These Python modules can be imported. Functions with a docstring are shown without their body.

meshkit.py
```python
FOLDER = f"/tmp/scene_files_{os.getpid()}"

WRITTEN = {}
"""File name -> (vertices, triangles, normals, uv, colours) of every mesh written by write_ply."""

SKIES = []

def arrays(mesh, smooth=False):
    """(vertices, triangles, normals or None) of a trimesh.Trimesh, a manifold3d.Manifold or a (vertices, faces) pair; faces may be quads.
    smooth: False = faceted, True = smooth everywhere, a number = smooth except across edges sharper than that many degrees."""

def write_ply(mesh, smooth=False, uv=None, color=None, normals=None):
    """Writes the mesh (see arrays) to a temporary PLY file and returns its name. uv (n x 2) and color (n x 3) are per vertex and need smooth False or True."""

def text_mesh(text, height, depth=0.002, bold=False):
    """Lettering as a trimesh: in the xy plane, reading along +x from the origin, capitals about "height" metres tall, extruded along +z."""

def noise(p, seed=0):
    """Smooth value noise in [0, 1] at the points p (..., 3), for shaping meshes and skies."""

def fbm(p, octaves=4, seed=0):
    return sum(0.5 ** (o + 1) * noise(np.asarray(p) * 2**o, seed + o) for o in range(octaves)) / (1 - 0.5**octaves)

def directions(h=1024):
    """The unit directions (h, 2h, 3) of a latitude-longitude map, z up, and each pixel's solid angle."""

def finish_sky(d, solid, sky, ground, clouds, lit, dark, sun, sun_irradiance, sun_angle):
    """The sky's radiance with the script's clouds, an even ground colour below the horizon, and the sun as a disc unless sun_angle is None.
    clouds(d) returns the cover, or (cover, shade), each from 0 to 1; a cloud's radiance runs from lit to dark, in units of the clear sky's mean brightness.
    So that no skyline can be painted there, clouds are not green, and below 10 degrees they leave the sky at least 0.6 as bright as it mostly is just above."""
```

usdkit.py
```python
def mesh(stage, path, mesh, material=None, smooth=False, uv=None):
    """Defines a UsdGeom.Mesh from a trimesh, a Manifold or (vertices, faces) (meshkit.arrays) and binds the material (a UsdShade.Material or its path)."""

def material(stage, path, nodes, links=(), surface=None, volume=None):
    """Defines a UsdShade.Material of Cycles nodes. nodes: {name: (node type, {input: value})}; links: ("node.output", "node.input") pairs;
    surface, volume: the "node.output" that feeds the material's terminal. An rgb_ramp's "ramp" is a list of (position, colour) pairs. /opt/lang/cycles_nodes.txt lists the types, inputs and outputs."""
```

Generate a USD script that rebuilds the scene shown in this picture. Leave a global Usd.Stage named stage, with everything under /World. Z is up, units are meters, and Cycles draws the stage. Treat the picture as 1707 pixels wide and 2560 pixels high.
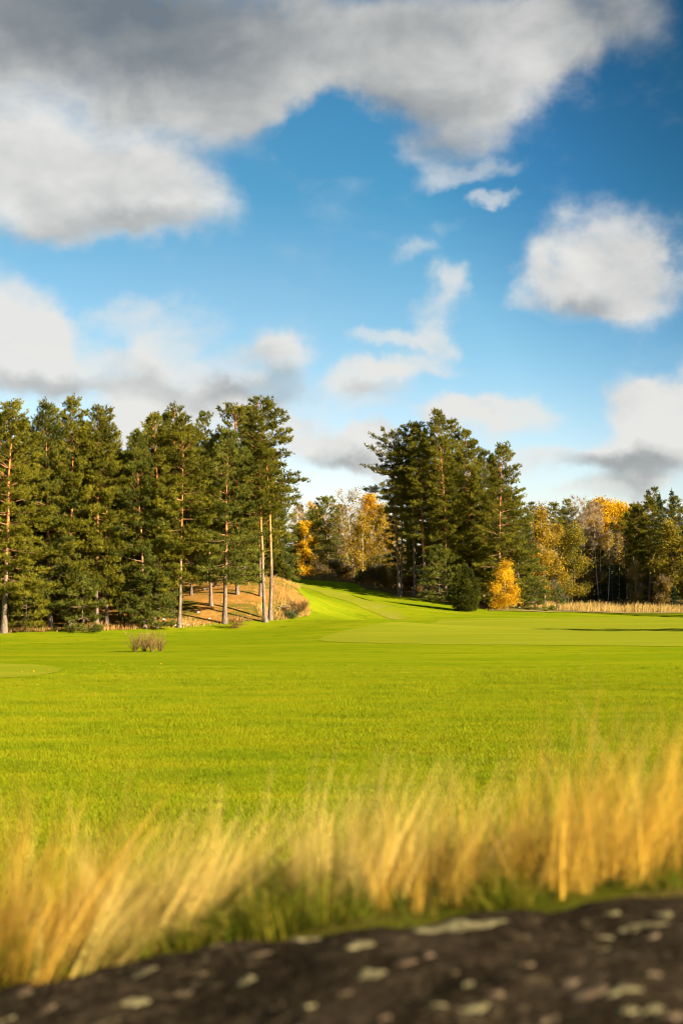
import math, numpy as np, shapely
import usdkit, meshkit
from pxr import Usd, UsdGeom, UsdLux, UsdShade, Gf, Sdf, Vt
from scipy.interpolate import RBFInterpolator, RegularGridInterpolator
from scipy.spatial import Delaunay

stage = Usd.Stage.CreateInMemory()
UsdGeom.SetStageUpAxis(stage, "Z")
UsdGeom.Xform.Define(stage, "/World")
UsdGeom.Scope.Define(stage, "/World/Looks")

# ------------------------------------------------------------------ camera, sky, sun, exposure
F, CX, CY = 3556.0, 853.5, 1280.0          # the photograph's focal length and centre in its own pixels
EYE, PITCH = 3.2, math.atan(190 / 3556.0)
EXPOSURE = 2.3
SUN_AZ, SUN_EL = math.radians(120), math.radians(24)
SUN_I, SKY_K = 1.25, 0.05

cam = UsdGeom.Camera.Define(stage, "/World/camera")
cam.CreateHorizontalApertureAttr(24.0)
cam.CreateVerticalApertureAttr(36.0)
cam.CreateFocalLengthAttr(50.0)
cam.CreateFStopAttr(1.8)
cam.CreateFocusDistanceAttr(108.0)
cam.CreateClippingRangeAttr(Gf.Vec2f(0.1, 10000))
cam.AddTranslateOp().Set(Gf.Vec3d(0, 0, EYE))
cam.AddRotateXOp().Set(90 + math.degrees(PITCH))
cam.CreateExposureAttr(EXPOSURE)

SUN_DIR = np.array([math.sin(SUN_AZ) * math.cos(SUN_EL), math.cos(SUN_AZ) * math.cos(SUN_EL), math.sin(SUN_EL)])
sun = UsdLux.DistantLight.Define(stage, "/World/sun")
sun.CreateIntensityAttr(SUN_I)
sun.CreateAngleAttr(0.5)
sun.CreateNormalizeAttr(True)
sun.CreateColorAttr(Gf.Vec3f(1.0, 0.84, 0.60))
sun.AddTransformOp().Set(Gf.Matrix4d().SetLookAt(Gf.Vec3d(*SUN_DIR), Gf.Vec3d(0, 0, 0), Gf.Vec3d(0, 0, 1)).GetInverse())


def ray(px, py):
    a, b = (px - CX) / F, (CY - py) / F
    return np.array([a, math.cos(PITCH) - b * math.sin(PITCH), math.sin(PITCH) + b * math.cos(PITCH)])


def at(px, py, d):
    r = ray(px, py)
    return np.array([0, 0, EYE]) + r * (d / r[1])


def X_at(px, d, py=1500):
    return at(px, py, d)[0]


def sky_material():
    nodes, links = {}, []

    def n(name, kind, inp=None, **fed):
        nodes[name] = (kind, inp or {})
        for k, v in fed.items():
            links.append((v, f"{name}.{k}"))
        return name

    n("tc", "texture_coordinate")
    n("xyz", "separate_xyz", vector="tc.generated")
    n("az", "math", {"math_type": "arctan2"}, value1="xyz.x", value2="xyz.y")
    n("el", "math", {"math_type": "arcsine"}, value1="xyz.z")
    n("ae", "combine_xyz", x="az.value", y="el.value")
    # wind-torn edges: the cloud map is pushed about by noise before it is read
    n("w1", "noise_texture", {"scale": 16.0, "detail": 5.0, "roughness": 0.55}, vector="tc.generated")
    n("w1c", "vector_math", {"math_type": "subtract", "vector2": (0.5, 0.5, 0.5)}, vector1="w1.color")
    n("w1s", "vector_math", {"math_type": "multiply_add", "vector2": (0.085, 0.06, 0.0)}, vector1="w1c.vector", vector3="ae.vector")
    P = "w1s.vector"

    def blobs(tag, rows, base):
        acc = base
        for i, (x, y, rx, ry, amp) in enumerate(rows):
            r = ray(x * 1.0887, y * 1.0887)
            a, e = math.atan2(r[0], r[1]), math.asin(r[2] / np.linalg.norm(r))
            sx, sy = F / (rx * 1.0887), F / (ry * 1.0887)
            n(f"{tag}v{i}", "vector_math", {"math_type": "multiply_add", "vector2": (sx, sy, 0), "vector3": (-a * sx, -e * sy, 0)}, vector1=P)
            n(f"{tag}l{i}", "vector_math", {"math_type": "length"}, vector1=f"{tag}v{i}.vector")
            n(f"{tag}m{i}", "map_range", {"range_type": "smoothstep", "from_min": 1.45, "from_max": 0.25, "to_min": 0.0, "to_max": amp, "clamp": True}, value=f"{tag}l{i}.value")
            n(f"{tag}a{i}", "math", {"math_type": "add"}, value1=acc, value2=f"{tag}m{i}.result")
            acc = f"{tag}a{i}.value"
        return acc

    cover = [(350, 80, 620, 150, 1), (150, 110, 330, 110, .6), (960, 120, 350, 150, 1), (1150, 190, 215, 100, .9), (755, 300, 120, 90, -.7), (1300, 60, 220, 100, .8), (520, 230, 190, 95, .7), (1500, 60, 110, 110, .3),
             (640, 270, 90, 50, .25), (130, 330, 290, 160, .8), (330, 440, 165, 105, .75), (60, 430, 190, 120, .7), (480, 500, 90, 80, .35), (250, 520, 160, 50, .6),
             (1010, 330, 140, 45, .7), (1060, 400, 110, 34, .75), (1120, 465, 62, 22, .8), (940, 570, 70, 30, .5), (1030, 520, 60, 26, .3),
             (1400, 580, 135, 105, 1.1), (1330, 660, 140, 70, .8), (1470, 650, 100, 85, .8), (1230, 660, 70, 50, .35), (1580, 660, 60, 50, .4),
             (20, 760, 140, 110, 1.1), (110, 820, 130, 75, .8), (200, 770, 80, 40, .5), (320, 730, 70, 50, .6), (300, 860, 110, 50, .55), (400, 830, 120, 60, .65), (450, 750, 80, 50, .35), (380, 910, 150, 40, .6),
             (610, 815, 95, 50, .95), (600, 900, 150, 50, .65), (150, 900, 250, 40, .45), (480, 880, 90, 50, .4),
             (1035, 645, 55, 52, .7), (1000, 720, 60, 40, .5), (1000, 780, 55, 40, .75), (880, 782, 95, 28, .8), (840, 870, 90, 45, .9), (960, 840, 110, 28, .75), (830, 930, 90, 40, .5),
             (1150, 955, 130, 42, .95), (1020, 940, 80, 35, .8), (1100, 1000, 120, 30, .5), (1280, 1065, 110, 34, .85), (1480, 935, 110, 85, 1.2), (1570, 930, 90, 90, .8), (1530, 1040, 150, 80, 1.1), (1400, 1140, 110, 34, .9), (1440, 1060, 80, 50, .6),
             (330, 980, 140, 70, 1.1), (760, 1060, 130, 50, .9), (700, 1000, 70, 60, .9), (840, 1030, 60, 50, 1.0), (560, 960, 120, 50, .6), (900, 1090, 120, 30, .6)]
    grey = [(20, 20, 600, 180, .66), (360, 90, 330, 140, .26), (800, 30, 460, 190, .26), (560, 280, 220, 110, .34), (1000, 280, 320, 90, .30), (1080, 130, 380, 190, .20), (1500, 60, 220, 230, .5),
            (50, 880, 160, 40, .45), (380, 890, 170, 40, .3), (600, 890, 130, 42, .5), (760, 1095, 140, 40, .5), (1480, 1090, 140, 50, .55), (1340, 1072, 90, 30, .3), (880, 900, 90, 36, .3), (1310, 700, 110, 40, .35), (300, 520, 200, 40, .3), (60, 560, 150, 40, .2), (180, 400, 380, 190, .24), (1400, 620, 200, 130, .15)]
    f = blobs("c", cover, "cbase.value")
    g = blobs("g", grey, "gbase.value")
    # outside the view the broken cloud simply goes on
    n("lo", "noise_texture", {"scale": 2.6, "detail": 3.0, "roughness": 0.5}, vector="tc.generated")
    n("azabs", "math", {"math_type": "absolute"}, value1="az.value")
    n("oaz", "map_range", {"range_type": "smoothstep", "from_min": 0.235, "from_max": 0.33, "to_min": 0, "to_max": 1, "clamp": True}, value="azabs.value")
    n("oel", "map_range", {"range_type": "smoothstep", "from_min": 0.40, "from_max": 0.50, "to_min": 0, "to_max": 1, "clamp": True}, value="el.value")
    n("out", "math", {"math_type": "maximum"}, value1="oaz.result", value2="oel.result")
    n("lom", "map_range", {"range_type": "smoothstep", "from_min": 0.42, "from_max": 0.66, "to_min": 0, "to_max": 0.9, "clamp": True}, value="lo.fac")
    n("cbase", "math", {"math_type": "multiply"}, value1="out.value", value2="lom.result")
    n("gbase", "math", {"math_type": "multiply", "value2": 0.3}, value1="cbase.value")
    # fine structure
    n("map", "mapping", {"mapping_type": "point", "scale": (1.0, 1.0, 1.5)}, vector="tc.generated")
    n("d1", "noise_texture", {"scale": 15.0, "detail": 8.0, "roughness": 0.57, "distortion": 0.25}, vector="map.vector")
    n("d1s", "math", {"math_type": "multiply_add", "value2": 1.25, "value3": -0.625}, value1="d1.fac")
    n("fs", "math", {"math_type": "minimum", "value2": 1.15}, value1=f)
    n("fd", "math", {"math_type": "add"}, value1="fs.value", value2="d1s.value")
    n("cov", "map_range", {"range_type": "smoothstep", "from_min": 0.0, "from_max": 1.12, "to_min": 0, "to_max": 0.95, "clamp": True}, value="fd.value")
    # shade: thicker parts and undersides greyer, sunward (right, upper) bumps lighter
    n("off", "vector_math", {"math_type": "add", "vector2": tuple(0.014 * SUN_DIR + np.array([0, 0, 0.012]))}, vector1="map.vector")
    n("d2", "noise_texture", {"scale": 15.0, "detail": 3.0, "roughness": 0.45, "distortion": 0.2}, vector="off.vector")
    n("rel", "math", {"math_type": "subtract"}, value1="d2.fac", value2="d1.fac")
    n("rels", "math", {"math_type": "multiply", "value2": 0.7}, value1="rel.value")
    n("gm", "noise_texture", {"scale": 7.0, "detail": 4.0, "roughness": 0.55}, vector="map.vector")
    n("gms", "math", {"math_type": "multiply_add", "value2": 0.5, "value3": -0.27}, value1="gm.fac")
    n("gs", "math", {"math_type": "minimum", "value2": 1.0}, value1=g)
    n("g1", "math", {"math_type": "add"}, value1="gs.value", value2="rels.value")
    n("g2", "math", {"math_type": "add", "use_clamp": True}, value1="g1.value", value2="gms.value")
    n("ccol", "rgb_ramp", {"ramp": [(0, (3.35, 3.3, 3.15)), (0.25, (2.6, 2.6, 2.52)), (0.5, (1.75, 1.78, 1.76)), (0.75, (1.12, 1.2, 1.24)), (1.0, (0.72, 0.84, 0.96))]}, fac="g2.value")
    # clear sky; a polarising filter deepens it at right angles to the sun
    n("sky", "sky_texture", {"sky_type": "single_scattering", "sun_disc": False, "sun_elevation": SUN_EL, "sun_rotation": SUN_AZ})
    n("dot", "vector_math", {"math_type": "dot_product", "vector2": tuple(SUN_DIR)}, vector1="tc.generated")
    n("dot2", "math", {"math_type": "multiply"}, value1="dot.value", value2="dot.value")
    n("pol", "map_range", {"range_type": "linear", "from_min": 0.50, "from_max": 0.0, "to_min": 0, "to_max": 1, "clamp": True}, value="dot2.value")
    n("tint", "rgb_ramp", {"ramp": [(0.0, (1.15, 1.12, 1.38)), (0.12, (0.90, 1.02, 1.34)), (0.25, (0.50, 0.84, 1.14)), (0.42, (0.20, 0.62, 0.94)), (0.60, (0.15, 0.52, 0.84)), (1.0, (0.15, 0.5, 0.8))]}, fac="els.value")
    n("els", "math", {"math_type": "multiply", "value2": 1 / 0.65, "use_clamp": True}, value1="el.value")
    n("ptint", "rgb_ramp", {"ramp": [(0, (1.1, .85, .62)), (0.66, (1.15, .82, .62)), (0.83, (.94, .80, .63)), (.92, (.56, .56, .52)), (1, (.20, .29, .25))]}, fac="pol.result")
    n("el3", "math", {"math_type": "multiply", "value2": 4.6, "use_clamp": True}, value1="el.value")
    n("pmix", "mix", {"mix_type": "mix", "color1": (.85, .78, .66)}, fac="el3.value", color2="ptint.color")
    n("s1", "mix", {"mix_type": "multiply", "fac": 1.0}, color1="sky.color", color2="tint.color")
    n("s2", "mix", {"mix_type": "multiply", "fac": 1.0}, color1="s1.color", color2="pmix.color")
    n("mixc", "mix", {"mix_type": "mix"}, fac="cov.result", color1="s2.color", color2="ccol.color")
    n("bg", "background_shader", {"strength": SKY_K}, color="mixc.color")
    return usdkit.material(stage, "/World/Looks/sky_look", nodes, links, surface="bg.background")


def tag(p, label=None, cat=None, group=None, kind=None):
    p = p.GetPrim() if hasattr(p, "GetPrim") else p
    for k, v in (("label", label), ("category", cat), ("group", group), ("kind", kind)):
        if v:
            p.SetCustomDataByKey(k, v)
    return p


dome = UsdLux.DomeLight.Define(stage, "/World/sky")
UsdShade.MaterialBindingAPI.Apply(dome.GetPrim()).Bind(sky_material())
tag(dome, kind="structure")

# ------------------------------------------------------------------ materials
L = "/World/Looks/"


def foliage(name, dark, light, scale=0.5, trans=0.25, vary=0.35, tcol=None):
    """Needles or leaves: colour drifts through the crown and from leaf to leaf; some light passes through."""
    nodes = {"g": ("geometry", {}), "oi": ("object_info", {}), "nz": ("noise_texture", {"scale": scale, "detail": 3.0}),
             "r": ("math", {"math_type": "multiply_add", "value2": vary, "value3": -vary / 2}), "o": ("math", {"math_type": "multiply_add", "value2": 0.3, "value3": -0.15}),
             "c0": ("map_range", {"from_min": 0.3, "from_max": 0.7, "to_min": 0, "to_max": 1}),
             "a": ("math", {"math_type": "add"}), "a2": ("math", {"math_type": "add", "use_clamp": True}),
             "ramp": ("rgb_ramp", {"ramp": [(0, dark), (1, light)]}),
             "p": ("principled_bsdf", {"roughness": 0.65, "specular_ior_level": 0.06}), "t": ("translucent_bsdf", {}), "m": ("mix_closure", {"fac": trans})}
    links = [("g.position", "nz.vector"), ("nz.fac", "c0.value"), ("g.random_per_island", "r.value1"), ("oi.random", "o.value1"), ("c0.result", "a.value1"), ("r.value", "a.value2"),
             ("a.value", "a2.value1"), ("o.value", "a2.value2"), ("a2.value", "ramp.fac"), ("ramp.color", "p.base_color"), ("ramp.color", "t.color"), ("p.BSDF", "m.closure1"), ("t.BSDF", "m.closure2")]
    return usdkit.material(stage, L + name, nodes, links, surface="m.closure")


def bark(name, stops, scale=9.0, stretch=(1, 1, 0.3), height=12.0, contrast=0.6, bump=0.6):
    """Bark coloured up the stem: stops are (metres, colour) in the tree's own height."""
    ramp = [(z / height, c) for z, c in stops]
    nodes = {"tc": ("texture_coordinate", {}), "s": ("separate_xyz", {}), "z": ("math", {"math_type": "multiply", "value2": 1 / height}),
             "mp": ("mapping", {"scale": stretch}), "nz": ("noise_texture", {"scale": scale, "detail": 4.0, "roughness": 0.65}),
             "j": ("math", {"math_type": "multiply_add", "value2": 0.28, "value3": -0.14}), "zj": ("math", {"math_type": "add", "use_clamp": True}),
             "ramp": ("rgb_ramp", {"ramp": ramp}), "v": ("map_range", {"from_min": 0.3, "from_max": 0.7, "to_min": 1 - contrast, "to_max": 1 + contrast * 0.5}),
             "mul": ("vector_math", {"math_type": "scale"}), "b": ("bump", {"strength": bump, "distance": 0.03}),
             "p": ("principled_bsdf", {"roughness": 0.9, "specular_ior_level": 0.15})}
    links = [("tc.object", "s.vector"), ("s.z", "z.value1"), ("tc.object", "mp.vector"), ("mp.vector", "nz.vector"), ("nz.fac", "j.value1"), ("z.value", "zj.value1"), ("j.value", "zj.value2"),
             ("zj.value", "ramp.fac"), ("nz.fac", "v.value"), ("ramp.color", "mul.vector1"), ("v.result", "mul.scale"), ("mul.vector", "p.base_color"), ("nz.fac", "b.height"), ("b.normal", "p.normal")]
    return usdkit.material(stage, L + name, nodes, links, surface="p.BSDF")


def ground_look(name, layers, bump=0.4, bdist=0.05, rough=0.95):
    """Ground cover: layers = [(scale, stretch, detail, (lo, hi), colour)], the first a plain colour; each further colour is laid on where its noise is high."""
    nodes = {"g": ("geometry", {}), "p": ("principled_bsdf", {"roughness": rough, "specular_ior_level": 0.0}), "base": ("color", {"value": layers[0]})}
    links, cur = [], "base.color"
    for i, (scale, stretch, detail, (lo, hi), col) in enumerate(layers[1:]):
        nodes[f"mp{i}"] = ("mapping", {"scale": stretch, "location": (i * 13.7, i * 7.1, 0)})
        nodes[f"n{i}"] = ("noise_texture", {"scale": scale, "detail": float(detail), "roughness": 0.6})
        nodes[f"r{i}"] = ("map_range", {"range_type": "smoothstep", "from_min": lo, "from_max": hi, "to_min": 0, "to_max": 1})
        nodes[f"m{i}"] = ("mix", {"color2": col})
        links += [("g.position", f"mp{i}.vector"), (f"mp{i}.vector", f"n{i}.vector"), (f"n{i}.fac", f"r{i}.value"), (f"r{i}.result", f"m{i}.fac"), (cur, f"m{i}.color1")]
        cur = f"m{i}.color"
    nodes["fn"] = ("noise_texture", {"scale": 9.0, "detail": 6.0, "roughness": 0.75})
    nodes["b"] = ("bump", {"strength": bump, "distance": bdist})
    links += [("g.position", "fn.vector"), ("fn.fac", "b.height"), ("b.normal", "p.normal"), (cur, "p.base_color")]
    return usdkit.material(stage, L + name, nodes, links, surface="p.BSDF")


def tinted(name, trans=0.3, rough=0.6, spec=0.12, patch=False):
    """Straw and blades: each carries its own colour as the primvar "tint"."""
    nodes = {"a": ("attribute", {"attribute": "tint"}), "p": ("principled_bsdf", {"roughness": rough, "specular_ior_level": spec * .5}), "t": ("translucent_bsdf", {}), "m": ("mix_closure", {"fac": trans})}
    links, col = [("p.BSDF", "m.closure1"), ("t.BSDF", "m.closure2")], "a.color"
    if patch:                                               # mown turf: darker and strawy patches that run across many tufts
        nodes |= {"g": ("geometry", {}), "mp": ("mapping", {"scale": (.35, .8, .8)}), "n": ("noise_texture", {"scale": .9, "detail": 5.0, "roughness": .62}),
                  "r": ("rgb_ramp", {"ramp": [(.30, (.64, .78, .8)), (.45, (.88, .94, 1)), (.56, (1.04, 1.0, 1)), (.70, (1.20, 1.08, 1.5))]}), "x": ("mix", {"mix_type": "multiply", "fac": 1.0})}
        links += [("g.position", "mp.vector"), ("mp.vector", "n.vector"), ("n.fac", "r.fac"), ("a.color", "x.color1"), ("r.color", "x.color2")]
        col = "x.color"
    return usdkit.material(stage, L + name, nodes, links + [(col, "p.base_color"), (col, "t.color")], surface="m.closure")


LAWN = [(0.106, 0.138, 0.0030), (0.16, (0.45, 1.2, 1), 3, (0.42, 0.62), (0.138, 0.155, 0.0040)), (0.7, (0.25, 1.0, 1), 4, (0.5, 0.72), (0.100, 0.132, 0.0025)),
        (0.55, (0.12, 1.4, 1), 3, (0.52, 0.75), (0.185, 0.176, 0.0060)), (14.0, (1, 1, 1), 3, (0.52, 0.70), (0.085, 0.115, 0.002)), (1.1, (.6, 1, 1), 5, (0.56, 0.66), (0.078, 0.112, 0.002)), (5.0, (1, 1, 1), 4, (0.62, 0.75), (0.17, 0.15, 0.006))]
M_LAWN = ground_look("lawn_grass", LAWN, 0.8, 0.05)
M_GREEN = ground_look("putting_green_grass", [(0.130, 0.147, 0.008), (0.22, (0.25, 1.6, 1), 3, (0.42, 0.6), (0.152, 0.160, 0.010)), (0.5, (0.1, 1.5, 1), 3, (0.52, 0.7), (0.118, 0.136, 0.006)), (12.0, (1, 1, 1), 2, (0.5, 0.8), (0.13, 0.14, 0.010))], 0.3, 0.02)
M_STRIP = ground_look("worn_path_grass", [(0.132, 0.142, 0.009), (0.9, (1, 1, 1), 4, (0.45, 0.65), (0.152, 0.145, 0.018)), (0.5, (1, 1, 1), 4, (0.48, 0.62), (0.125, 0.145, 0.004))], 0.6, 0.05)
M_LITTER = ground_look("needle_litter", [(0.235, 0.118, 0.028), (0.35, (1, 1, 1), 4, (0.47, 0.60), (0.105, 0.085, 0.014)), (1.3, (1, 1, 1), 4, (0.52, 0.68), (0.29, 0.155, 0.042)), (4.0, (1, 1, 1), 4, (0.58, 0.72), (0.10, 0.055, 0.022)), (2.6, (1, 1, 1), 2, (0.70, 0.76), (0.36, 0.28, 0.18))], 1.0, 0.1)
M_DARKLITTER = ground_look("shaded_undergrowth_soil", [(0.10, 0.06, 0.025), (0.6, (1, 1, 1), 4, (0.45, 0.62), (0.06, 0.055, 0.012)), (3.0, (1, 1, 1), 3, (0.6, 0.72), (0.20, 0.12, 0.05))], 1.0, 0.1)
M_MEADOW = ground_look("meadow_soil", [(0.20, 0.145, 0.060), (0.6, (1, 1, 1), 4, (0.45, 0.62), (0.11, 0.10, 0.02))], 1.0, 0.1)
M_BANK = ground_look("bank_turf", [(0.060, 0.062, 0.006), (2.2, (1, 1, 1), 4, (0.45, 0.62), (0.09, 0.06, 0.02)), (9.0, (1, 1, 1), 3, (0.55, 0.7), (0.03, 0.04, 0.006))], 1.0, 0.05)
M_PINE = foliage("pine_needles", (0.068, 0.068, 0.006), (0.225, 0.200, 0.017), 0.55, 0.36)
M_PINE_B = foliage("pine_needles_bluish", (0.056, 0.066, 0.010), (0.185, 0.185, 0.026), 0.5, 0.36)
M_SPRUCE = foliage("spruce_needles", (0.014, 0.026, 0.009), (0.045, 0.066, 0.016), 0.5, 0.15)
M_JUNIPER = foliage("juniper_needles", (0.030, 0.036, 0.004), (0.098, 0.094, 0.009), 1.2, 0.15)
M_GOLD = foliage("golden_leaves", (0.38, 0.195, 0.006), (0.66, 0.430, 0.014), 0.9, 0.45)
M_OCHRE = foliage("ochre_leaves", (0.17, 0.105, 0.008), (0.36, 0.240, 0.015), 0.6, 0.4)
M_OLIVE = foliage("olive_autumn_leaves", (0.085, 0.082, 0.008), (0.29, 0.205, 0.014), 0.5, 0.4)
M_BROWNLEAF = foliage("brown_autumn_leaves", (0.08, 0.052, 0.009), (0.20, 0.125, 0.018), 0.8, 0.35)
M_GREENLEAF = foliage("green_bush_leaves", (0.03, 0.055, 0.010), (0.10, 0.14, 0.02), 1.0, 0.3)
M_TWIG = foliage("pale_twigs", (0.16, 0.115, 0.075), (0.34, 0.26, 0.17), 1.0, 0.0)
M_SHRUBTWIG = foliage("reddish_twigs", (0.085, 0.048, 0.018), (0.24, 0.140, 0.050), 3.0, 0.0)
M_PBARK = bark("pine_bark", [(0, (0.135, 0.105, 0.080)), (3.6, (0.165, 0.118, 0.084)), (5.8, (0.36, 0.185, 0.080)), (8.0, (0.40, 0.165, 0.050)), (12, (0.40, 0.165, 0.050))])
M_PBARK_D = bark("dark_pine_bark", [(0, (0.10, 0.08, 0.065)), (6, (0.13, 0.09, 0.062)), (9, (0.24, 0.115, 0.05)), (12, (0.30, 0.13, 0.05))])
M_PBRANCH = bark("pine_branch_bark", [(0, (0.15, 0.10, 0.065)), (5, (0.20, 0.11, 0.055)), (12, (0.27, 0.12, 0.045))])
M_BIRCHBARK = bark("birch_bark", [(0, (0.20, 0.17, 0.14)), (1.5, (0.40, 0.36, 0.31)), (12, (0.40, 0.35, 0.29))], 7.0, (1, 1, 2.0), 12, 0.75)
M_GREYBARK = bark("grey_bark", [(0, (0.085, 0.070, 0.055)), (12, (0.14, 0.115, 0.09))])
M_STRAW = tinted("straw", 0.35)
M_BLADE = tinted("grass_blades", 0.35, spec=0.04)
M_TURF = tinted("mown_blades", 0.3, spec=0.03, patch=True)
M_STONE = ground_look("pale_stone", [(0.40, 0.37, 0.33), (6.0, (1, 1, 1), 4, (0.45, 0.6), (0.24, 0.22, 0.19))], 0.6, 0.03)
M_LICHEN = ground_look("pale_lichen", [(0.095, 0.082, 0.042), (26.0, (1, 1, 1), 4, (0.40, 0.65), (0.150, 0.132, 0.070)), (9.0, (1, 1, 1), 4, (0.50, 0.62), (.05, .042, .022))], 0.8, 0.01)
M_LICHEN_B = ground_look("pinkish_lichen", [(0.075, 0.052, 0.032), (26.0, (1, 1, 1), 4, (0.40, 0.65), (0.115, 0.085, 0.055)), (9.0, (1, 1, 1), 4, (0.48, 0.60), (.035, .027, .016))], 0.8, 0.01)

# ------------------------------------------------------------------ terrain
PTS = []
for d in (14, 30, 50, 70):
    for x in (-60, -30, 0, 30, 60):
        PTS.append((x, d, 0.0))
for px, py, d in [(0, 1583, 100), (-300, 1590, 98), (250, 1576, 103), (520, 1561, 109), (700, 1549, 112), (775, 1527, 118), (900, 1600, 88), (900, 1550, 110), (850, 1530, 125), (800, 1490, 140),
                  (720, 1462, 150), (715, 1447, 162), (800, 1452, 160), (850, 1455, 160), (900, 1465, 157), (950, 1476, 154), (1000, 1490, 150), (1000, 1520, 130), (1100, 1528, 133), (1060, 1493, 149),
                  (1160, 1530, 136), (1200, 1515, 146), (1270, 1522, 142), (1350, 1525, 145), (1500, 1532, 160), (1700, 1533, 160), (1900, 1533, 160), (1707, 1545, 135), (1200, 1545, 125), (1707, 1563, 112), (1200, 1575, 105),
                  (1707, 1613, 78), (1400, 1500, 240), (1700, 1500, 240), (2000, 1500, 240), (1500, 1510, 200), (690, 1446, 124), (745, 1480, 121), (600, 1452, 124), (650, 1500, 116), (528, 1525, 113), (400, 1490, 120),
                  (400, 1465, 128), (200, 1500, 118), (0, 1520, 112), (0, 1495, 135), (300, 1470, 140), (600, 1445, 150), (0, 1480, 170), (-300, 1520, 112), (-300, 1490, 150), (1950, 1560, 110), (1950, 1545, 135)]:
    p = at(px, py, d)
    PTS.append((p[0], d, p[2]))
for x, d, z in [(-4, 185, 4.0), (0, 190, 3.9), (5, 185, 3.0), (10, 185, 2.2), (-30, 220, 3.2), (0, 250, 3.0), (30, 250, 1.2), (-60, 130, 2.0), (-60, 250, 3.0), (60, 250, 1.2), (60, 160, .5), (20, 190, 1.2), (60, 110, 0.2)]:
    PTS.append((x, d, z))
PTS = np.array(PTS)
_rbf = RBFInterpolator(PTS[:, :2], PTS[:, 2], smoothing=0.3, kernel="thin_plate_spline")
_gx, _gy = np.arange(-66, 66.1, 1.0), np.arange(12, 256.1, 1.0)
_gz = _rbf(np.stack(np.meshgrid(_gx, _gy, indexing="ij"), -1).reshape(-1, 2)).reshape(len(_gx), len(_gy))
_gi = RegularGridInterpolator((_gx, _gy), _gz, method="cubic")
ROCK_X = np.array([-4.5, -1.105, -0.587, 0.0, 0.51, 1.1, 2.5, 5.0])
ROCK_Z = np.array([1.39, 1.965, 2.055, 2.147, 2.198, 2.262, 2.29, 2.17])


def smooth(t):
    t = np.clip(t, 0, 1)
    return t * t * (3 - 2 * t)


def ground(x, y):
    x, y = np.broadcast_arrays(np.asarray(x, float), np.asarray(y, float))
    q = np.stack([np.clip(x, -65, 65), np.clip(y, 13, 255)], -1)
    z = _gi(q.reshape(-1, 2)).reshape(x.shape)
    z = z * smooth((y - 14) / 14) + 0.05 * (meshkit.noise(np.stack([x / 9, y / 9, 0 * x], -1), 3) - 0.5) * smooth((y - 14) / 10)
    bank = np.interp(x, ROCK_X, ROCK_Z) - 0.09 - 0.02 * np.clip(y - 4.7, 0, 2)
    w = 1 - smooth((y - 5.6) / 8.0)
    return z * (1 - w) + bank * w


def gp(px, py):
    """The point of the terrain seen at a pixel of the photograph."""
    r = ray(px, py)
    d = np.arange(14, 400, 0.2)
    p = np.array([0, 0, EYE])[None] + r[None] * (d / r[1])[:, None]
    hit = np.nonzero(ground(p[:, 0], p[:, 1]) >= p[:, 2])[0]
    return p[hit[0] if len(hit) else -1, :2]


def tint_primvar(m, tint):
    UsdGeom.PrimvarsAPI(m).CreatePrimvar("tint", Sdf.ValueTypeNames.Color3fArray, "vertex").Set(Vt.Vec3fArray.FromNumpy(np.asarray(tint, np.float32)))


USED = {}


def numbered(path):
    k = USED.get(path, 0)
    USED[path] = k + 1
    return path if k == 0 else f"{path}_{k:03d}"


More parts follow.
